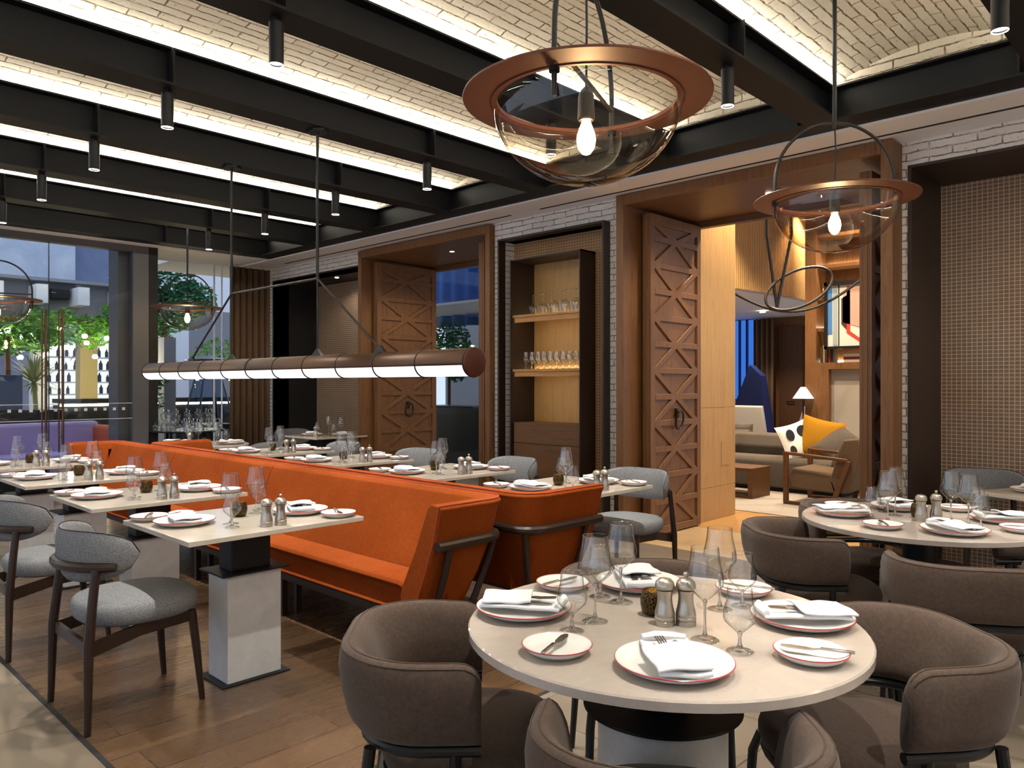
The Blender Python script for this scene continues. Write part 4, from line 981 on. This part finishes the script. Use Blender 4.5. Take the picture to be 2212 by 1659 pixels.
# ================================================================== terrace beyond the glass
b = MB(); b.box(-32, -9.9, -8, 22, -.12, -.02); b.box(-10.75, -6, 6.9, 22, -.12, -.003); S_(b, 'floor_terrace', 'gray_stone', 'gray stone terrace outside the glazing', 'ground', smooth=False)
b = MB(); b.box(-19.5, -19, -3, 5.52, 3.4, 9); S_(b, 'wall_stone_tower', 'blue_stone', 'pale blue gray stone building above the pergola', 'building', smooth=False)
b = MB(); b.box(-19.9, -19.3, 5.53, 6.6, 3.2, 8); S_(b, 'wall_stone_wing', 'slate_wall', 'darker stone wing beside the pale building', 'building', smooth=False)
b = MB(); b.box(-17.2, -16.9, -3, 6, 2.62, 3.44); b.box(-17.2, -16.6, -3, 6, 3.38, 3.44)
S_(b, 'beam_pergola', 'concrete_gray', 'gray concrete pergola beam over the terrace bar', 'pergola', smooth=False)
for k, y in enumerate((2.64, 3.36, 4.08, 4.79, 5.5)):
    b = MB(); b.box(-16.88, -16.3, y, y+.2, 2.93, 3.28); S_(b, 'beam_joist', 'pale_wall', 'pergola joist number %d from the left across the terrace' % (k+1), 'pergola', smooth=False)
b = MB(); b.box(-16.88, -16.66, 4.42, 4.74, 3.05, 3.26); tag(b.build('outdoor_speaker', 'dark_screen', smooth=False, bevel=.02), 'black loudspeaker fixed to the concrete pergola beam', 'loudspeaker')
b = MB(); b.box(-20.2, -20, -4, 5.05, 0, 3.0); S_(b, 'wall_slate', 'slate_wall', 'blue gray garden wall behind the palm', 'wall', smooth=False)
b = MB(); b.box(-17.2, -16.9, 5.0, 5.32, 0, 2.62); S_(b, 'column_pergola', 'cream_column', 'cream lit pergola column by the terrace bar', 'column', smooth=False)
b = MB(); b.box(-17.3, -17.0, 4.2, 4.4, 0, 2.62); S_(b, 'column_pergola_far', 'pale_wall', 'pale pergola column behind the door handles', 'column', smooth=False)
bb = thing('back_bar', 'backlit bar shelving with bottles under the pergola', 'bar shelving', (-18.9, 5.9, 0))
b = MB(); b.box(-.3, -.25, -1.0, 1.6, .9, 2.35); b.build('lit_panel', 'bar_glow', bb, smooth=False)
for z in (1.15, 1.42, 1.69, 1.98):
    b = MB(); b.box(-.25, .02, -1.0, 1.6, z, z+.03); b.build('shelf', 'pale_wall', bb, smooth=False)
bot = None
random.seed(3)
b = MB(); b.lathe([(.035, 0), (.037, .01), (.037, .13), (.013, .17), (.013, .2)], 10, capb=True, capt=True); bt = b.build('bottle', 'blue_gray'); tag(bt, '', 'bottle'); KBO = Kind(bt)
for i, z in enumerate((1.18, 1.45, 1.72, 2.01)):
    for k in range(14):
        KBO.put((-18.95+random.uniform(-.05, .05), 5.0+.17*k+random.uniform(-.04, .04), z+.0005), 0, 'bottle on the backlit terrace bar shelf number %d from the bottom' % (i+1), 'bottles on the terrace bar', random.uniform(.8, 1.1))
bc = thing('bar_counter', 'curved black terrace bar counter with lit glass front', 'bar', (-16.0, 3.0, 0))
b = MB(); b.box(-.35, .35, 1.35, 6.5, 1.04, 1.12); b.build('counter_top', 'bar_black', bc, smooth=False); b = MB(); b.box(.2, .24, 1.35, 6.5, .45, 1.0); b.build('glass_front', 'glass_pane', bc, smooth=False)
b = MB(); b.box(.1, .16, 1.35, 6.5, .98, 1.02); b.build('light_strip', 'shelf_glow', bc, smooth=False); b = MB(); b.box(-.3, .1, 1.35, 6.5, 0, 1.0); b.build('body', 'bar_black', bc, smooth=False)
# planting
def leaves(b, n, c, s, size, seed, flat=.5):
    rnd = random.Random(seed)
    for _ in range(n):
        while True:
            p = V((rnd.uniform(-1, 1), rnd.uniform(-1, 1), rnd.uniform(-1, 1)))
            if p.length < 1: break
        p = V((c[0]+p.x*s[0], c[1]+p.y*s[1], c[2]+p.z*s[2])); d = V((rnd.gauss(0, 1), rnd.gauss(0, 1), rnd.gauss(0, 1)*flat)).normalized(); u = d.cross(V((rnd.gauss(0, 1), rnd.gauss(0, 1), 1))).normalized(); w = size*rnd.uniform(.6, 1.3)
        q = b.add([p-d*w, p+u*w*.4+d.cross(u)*w*.1, p+d*w, p-u*w*.4+d.cross(u)*w*.1]); b.f.append((q, q+1, q+2, q+3))
def plant(name, label, cat, loc, mat, blobs, size, n, stem=None, seed=1):
    e = thing(name, label, cat, loc); b = MB()
    for k, (c, s) in enumerate(blobs): leaves(b, n, c, s, size, seed*31+k)
    o = b.build('foliage', mat, e, smooth=False); o['kind'] = 'stuff'
    if stem:
        b = MB(); b.tube(*stem); b.build('stem', 'trunk_brown', e)
    return e
random.seed(11)
vb = [((random.uniform(-.25, .25), -2.4+.42*k, random.uniform(-.2, .16)), (.4, .34, random.uniform(.28, .45))) for k in range(15)]
plant('climbing_vine', 'green vine festooned with bulbs along the pergola', 'vine', (-15.75, 2.6, 2.42), 'leaf_green', vb, .06, 520, ([(-.0, -2.6, .2), (.05, 0, .1), (0, 3.8, .2)], .03, 6), 5)
plant('courtyard_tree', 'small courtyard tree with reddish trunk left of the door handles', 'tree', (-14.9, 3.3, 0), 'leaf_green', [((0, 0, 2.2), (.5, .7, .35)), ((.2, .5, 2.35), (.4, .5, .3))], .06, 500, ([(0, 0, 0), (.03, .02, 1.0), (0, 0, 2.2)], .045, 8), 6)
plant('terrace_tree', 'tall feathery green tree outside the fixed window', 'tree', (-14.5, 5.7, 0), 'leaf_dark', [((0, 0, 3.35), (.45, .55, .5)), ((.1, .45, 3.0), (.4, .5, .35)), ((0, -.45, 3.0), (.4, .4, .5)), ((.1, -.1, 2.6), (.45, .6, .3))], .07, 700, ([(0, 0, 0), (.05, 0, 1.4), (0, 0, 3.2)], .05, 8), 7)
plant('terrace_shrub', 'leafy green shrub with light bulbs below the terrace tree', 'shrub', (-14.6, 6.3, 0), 'leaf_green', [((0, -.9, 1.95), (.35, .45, .3)), ((0, -.7, 1.5), (.3, .3, .3)), ((0, .55, 1.95), (.4, .6, .35)), ((0, 1.3, 1.9), (.35, .4, .45))], .055, 420, ([(0, .4, 0), (0, .4, 1.8)], .03, 6), 8)
plant('potted_shrub', 'dark shrub in the planter under the terrace tree', 'shrub', (-13.2, 4.9, 0), 'leaf_dark', [((0, 0, 1.15), (.25, .28, .35)), ((0, .1, 1.5), (.2, .25, .2))], .05, 380, ([(0, 0, 0), (0, 0, 1)], .02, 6), 9)
def palm(label, loc, n, L, z, seed, mat='leaf_pale'):
    e = thing('yucca', label, 'plant', loc); rnd = random.Random(seed); b = MB()
    for k in range(n):
        a = rnd.uniform(0, 2*pi); el = rnd.uniform(-.4, 1.35); l = L*rnd.uniform(.75, 1.1); d = V((cos(a)*cos(el), sin(a)*cos(el), sin(el))); sd = d.cross(V((0,0,1))).normalized()*.014
        o = V((0, 0, z)); m_ = o+d*l*.6; t = o+d*l-V((0, 0, .12*l)); q = b.add([o-sd, o+sd, m_+sd, m_-sd, t]); b.f += [(q, q+1, q+2, q+3), (q+3, q+2, q+4)]
    f_ = b.build('fronds', mat, e, smooth=False); f_['kind'] = 'stuff'
    b = MB(); b.tube([(0, 0, 0), (.05, .03, z*.5), (0, 0, z)], [.05, .035, .04], 8); b.build('stem', 'stem_pale', e)
palm('spiky pale yucca standing in the courtyard bed', (-14.6, 3.62, 0), 90, .62, 1.42, 4); palm('smaller spiky yucca at the far left of the courtyard', (-15.2, 3.05, 0), 60, .55, 1.2, 5)
palm('low yucca on the terrace below the palm', (-13.3, 2.72, 0), 40, .3, .9, 6, 'leaf_green')
sl = thing('string_lights', 'string of warm bulbs draped through the pergola vine', 'string lights', (0, 0, 0)); rnd = random.Random(5)
wire = []
for k in range(26):
    y = 2.4+.125*k; z = 2.0+.28*sin(k*1.9)+.2*rnd.random(); x = -15.25+.2*sin(k*2.3); wire.append((x, y, z+.06))
    b = MB(); b.sphere((x, y, z), .05, 8); b.build('bulb', 'string_glow', sl)
b = MB(); b.tube(wire, .006, 5); b.build('wire', 'black_metal', sl)
for k in range(2, 26, 6):
    l = bpy.data.lights.new('bulb_light', 'POINT'); l.energy = 11; l.color = (1, .80, .45); l.shadow_soft_size = .06
    o = bpy.data.objects.new('bulb_light', l); COL.objects.link(o); o.parent = sl; o.location = (wire[k][0]+.1, wire[k][1], wire[k][2]-.2)
s2 = thing('string_lights', 'string of warm bulbs in the shrub outside the fixed window', 'string lights', (0, 0, 0)); wire = []
for k, (y, z) in enumerate(((4.75, 1.62), (5.0, 1.9), (5.75, 1.75), (6.1, 1.5), (6.35, 1.58), (6.5, 1.85), (6.75, 1.5), (7.0, 1.7))):
    b = MB(); b.sphere((-14.0, y, z), .045, 8); b.build('bulb', 'string_glow', s2); wire.append((-14.0, y, z+.06))
b = MB(); b.tube(wire, .006, 5); b.build('wire', 'black_metal', s2)
for y, z in ((4.95, 1.75), (6.3, 1.5)):
    l = bpy.data.lights.new('bulb_light', 'POINT'); l.energy = 20; l.color = (1, .80, .45); l.shadow_soft_size = .06
    o = bpy.data.objects.new('bulb_light', l); COL.objects.link(o); o.parent = s2; o.location = (-13.9, y, z)
# terrace seating and equipment
def lounge_seat(label, loc, rz, w=1.7):
    e = thing('terrace_sofa', label, 'sofa', loc, rz)
    b = MB(); b.box(-.4, .3, -w/2, w/2, .18, .46); b.build('seat', 'purple_fabric', e, bevel=.04); b = MB(); b.box(-.5, -.32, -w/2, w/2, .18, .86); b.build('backrest', 'purple_fabric', e, bevel=.05)
    for s_ in (-1, 1): b = MB(); b.box(-.5, .3, s_*w/2-.1, s_*w/2+.1, .18, .80 if s_ > 0 else .62); b.build('arm', 'terracotta_fabric', e, bevel=.05)
    b = MB(); b.box(-.4, .25, -w/2+.1, w/2-.1, 0, .18); b.build('plinth', 'soft_black', e, smooth=False)
lounge_seat('lilac terrace sofa with terracotta arms by the glass door', (-11.7, 3.1, 0), radians(12)); lounge_seat('low lilac terrace seat left of the door handles', (-11.5, .9, 0), radians(-60), 1.0)
b = MB(); b.box(-.25, .25, -.5, .5, 0, .55); b.box(-.25, .25, -.5, -.2, .55, .85); o = b.build('terrace_ottoman', 'blue_gray', bevel=.03); o.location = (-13.0, 2.6, 0); tag(o, 'blue gray block seat on the terrace at the far left', 'seat')
dk = thing('service_counter', 'dark outdoor service counter behind the terrace seats', 'counter', (-14.0, 2.9, 0)); b = MB(); b.box(-.3, .3, -1.2, .9, 0, .95); b.build('body', 'dark_screen', dk, smooth=False); b = MB(); b.box(-.34, .34, -1.25, .95, .95, .99); b.build('top', 'chrome_dark', dk, smooth=False)
b = MB(); b.box(-.12, .12, -.2, .2, 0, .55); o = b.build('planter_box', 'blue_gray', smooth=False, bevel=.01); o.location = (-13.85, 3.05, .9905); tag(o, 'gray stone planter box on the outdoor counter', 'planter')
ht = thing('patio_heater', 'glass pyramid patio heater with dark cap on the terrace', 'patio heater', (-12.3, 5.55, 0))
b = MB(); b.loft([[(s*a, t*a, z) for s, t in ((-1, -1), (1, -1), (1, 1), (-1, 1))] for a, z in ((.30, .75), (.11, 1.72))], caps=False); b.build('glass_pyramid', 'glass_bowl_blue', ht, smooth=False)
b = MB()
for s, t in ((-1, -1), (1, -1), (1, 1), (-1, 1)): b.bar((s*.30, t*.30, .75), (s*.11, t*.11, 1.72), .025, .025, (s, -t, .1))
b.build('frame', 'chrome_dark', ht, smooth=False); b = MB(); b.box(-.31, .31, -.31, .31, 0, .75); b.build('base', 'dark_screen', ht, smooth=False)
b = MB(); b.lathe([(.01, 1.86), (.36, 1.80), (.36, 1.79), (.1, 1.74), (.01, 1.72)], 28); b.build('cap', 'chrome_dark', ht)
b = MB(); b.box(-13.6, -13.35, 5.25, 5.45, 0, 2.2); S_(b, 'column_terrace', 'concrete_gray', 'slim concrete post outside the fixed window', 'column', smooth=False)
b = MB(); b.box(-24, -23.6, 10.2, 18, 0, 3.7); b.box(-24, -23.6, 9.4, 16, 3.4, 3.75) if False else None; b.box(-24, -23.6, 10.2, 10.9, 3.7, 4.1); S_(b, 'wall_far_block', 'concrete_gray', 'gray stepped building beyond the terrace', 'building', smooth=False)
b = MB(); b.box(-30, -29.6, 2, 24, 0, 12); S_(b, 'wall_pale_tower', 'pale_wall', 'pale building filling the sky beyond the terrace', 'building', smooth=False)
b = MB(); b.box(-11.9, -10.8, 4.35, 9, 3.12, 3.3); S_(b, 'ceiling_canopy', 'white_plaster', 'pale canopy soffit outside the fixed window', 'canopy', smooth=False)
# view through the second doorway
b = MB(); b.box(-10.7, -5.0, 8.3, 8.32, 0, 3.4); S_(b, 'window_4', 'glass_pane', 'glazing beyond the oak doorway nearer the corner', 'window', smooth=False)
b = MB(); b.grid(lambda u, v: (-11.9+2.3*u, 9.75+.06*sin(u*40), 2.5+1.6*v), 80, 1); tag(b.build('curtain', 'blue_curtain', solid=.006, angle=80), 'blue sheer blind seen through the doorway nearer the corner', 'blind')
plant('terrace_shrub', 'green shrub seen through the doorway nearer the corner', 'shrub', (-10.6, 9.3, 0), 'leaf_dark', [((0, 0, 2.2), (.5, .3, .38)), ((.2, 0, 1.75), (.3, .3, .3))], .06, 600, ([(0, 0, 0), (0, 0, 1.6)], .03, 6), 12)
k4 = thing('bar_cabinet', 'dark cabinet with blue lit edge inside the corner doorway', 'cabinet', (-9.75, 8.9, 0)); b = MB(); b.box(-.8, .9, -.25, .25, 0, 1.0); b.build('body', 'dark_screen', k4, smooth=False); b = MB(); b.box(-.8, .5, -.28, .28, 1.0, 1.03); b.build('top', 'chrome_dark', k4, smooth=False)
b = MB(); b.box(-14.5, -9.6, 12.6, 12.8, 0, 3.0); S_(b, 'wall_bar_court', 'concrete_gray', 'gray court wall beyond the corner doorway', 'wall', smooth=False)
# ================================================================== sky, camera, view
w = bpy.data.worlds.new('World'); S.world = w; w.use_nodes = True
bg = w.node_tree.nodes['Background']; bg.inputs[0].default_value = (.72, .82, 1.0, 1); bg.inputs[1].default_value = WORLD_W
cd = bpy.data.cameras.new('Camera'); cam = bpy.data.objects.new('Camera', cd); COL.objects.link(cam)
cam.location = (0, 0, 1.4); cam.rotation_euler = (pi/2, 0, radians(44.03)); cd.lens = 1649/2212*36; cd.sensor_width = 36; cd.clip_start = .02; cd.clip_end = 200
S.camera = cam
vs = S.view_settings; vs.view_transform = 'Standard'; vs.look = 'None'; vs.gamma = 1; vs.exposure = EXPOSURE; vs.use_curve_mapping = False
cy = S.cycles; cy.use_denoising = True; cy.max_bounces = 10; cy.diffuse_bounces = 4; cy.glossy_bounces = 4; cy.transmission_bounces = 8; cy.transparent_max_bounces = 28
cy.sample_clamp_indirect = 6; cy.caustics_reflective = False; cy.caustics_refractive = False; cy.use_light_tree = True; cy.blur_glossy = .5
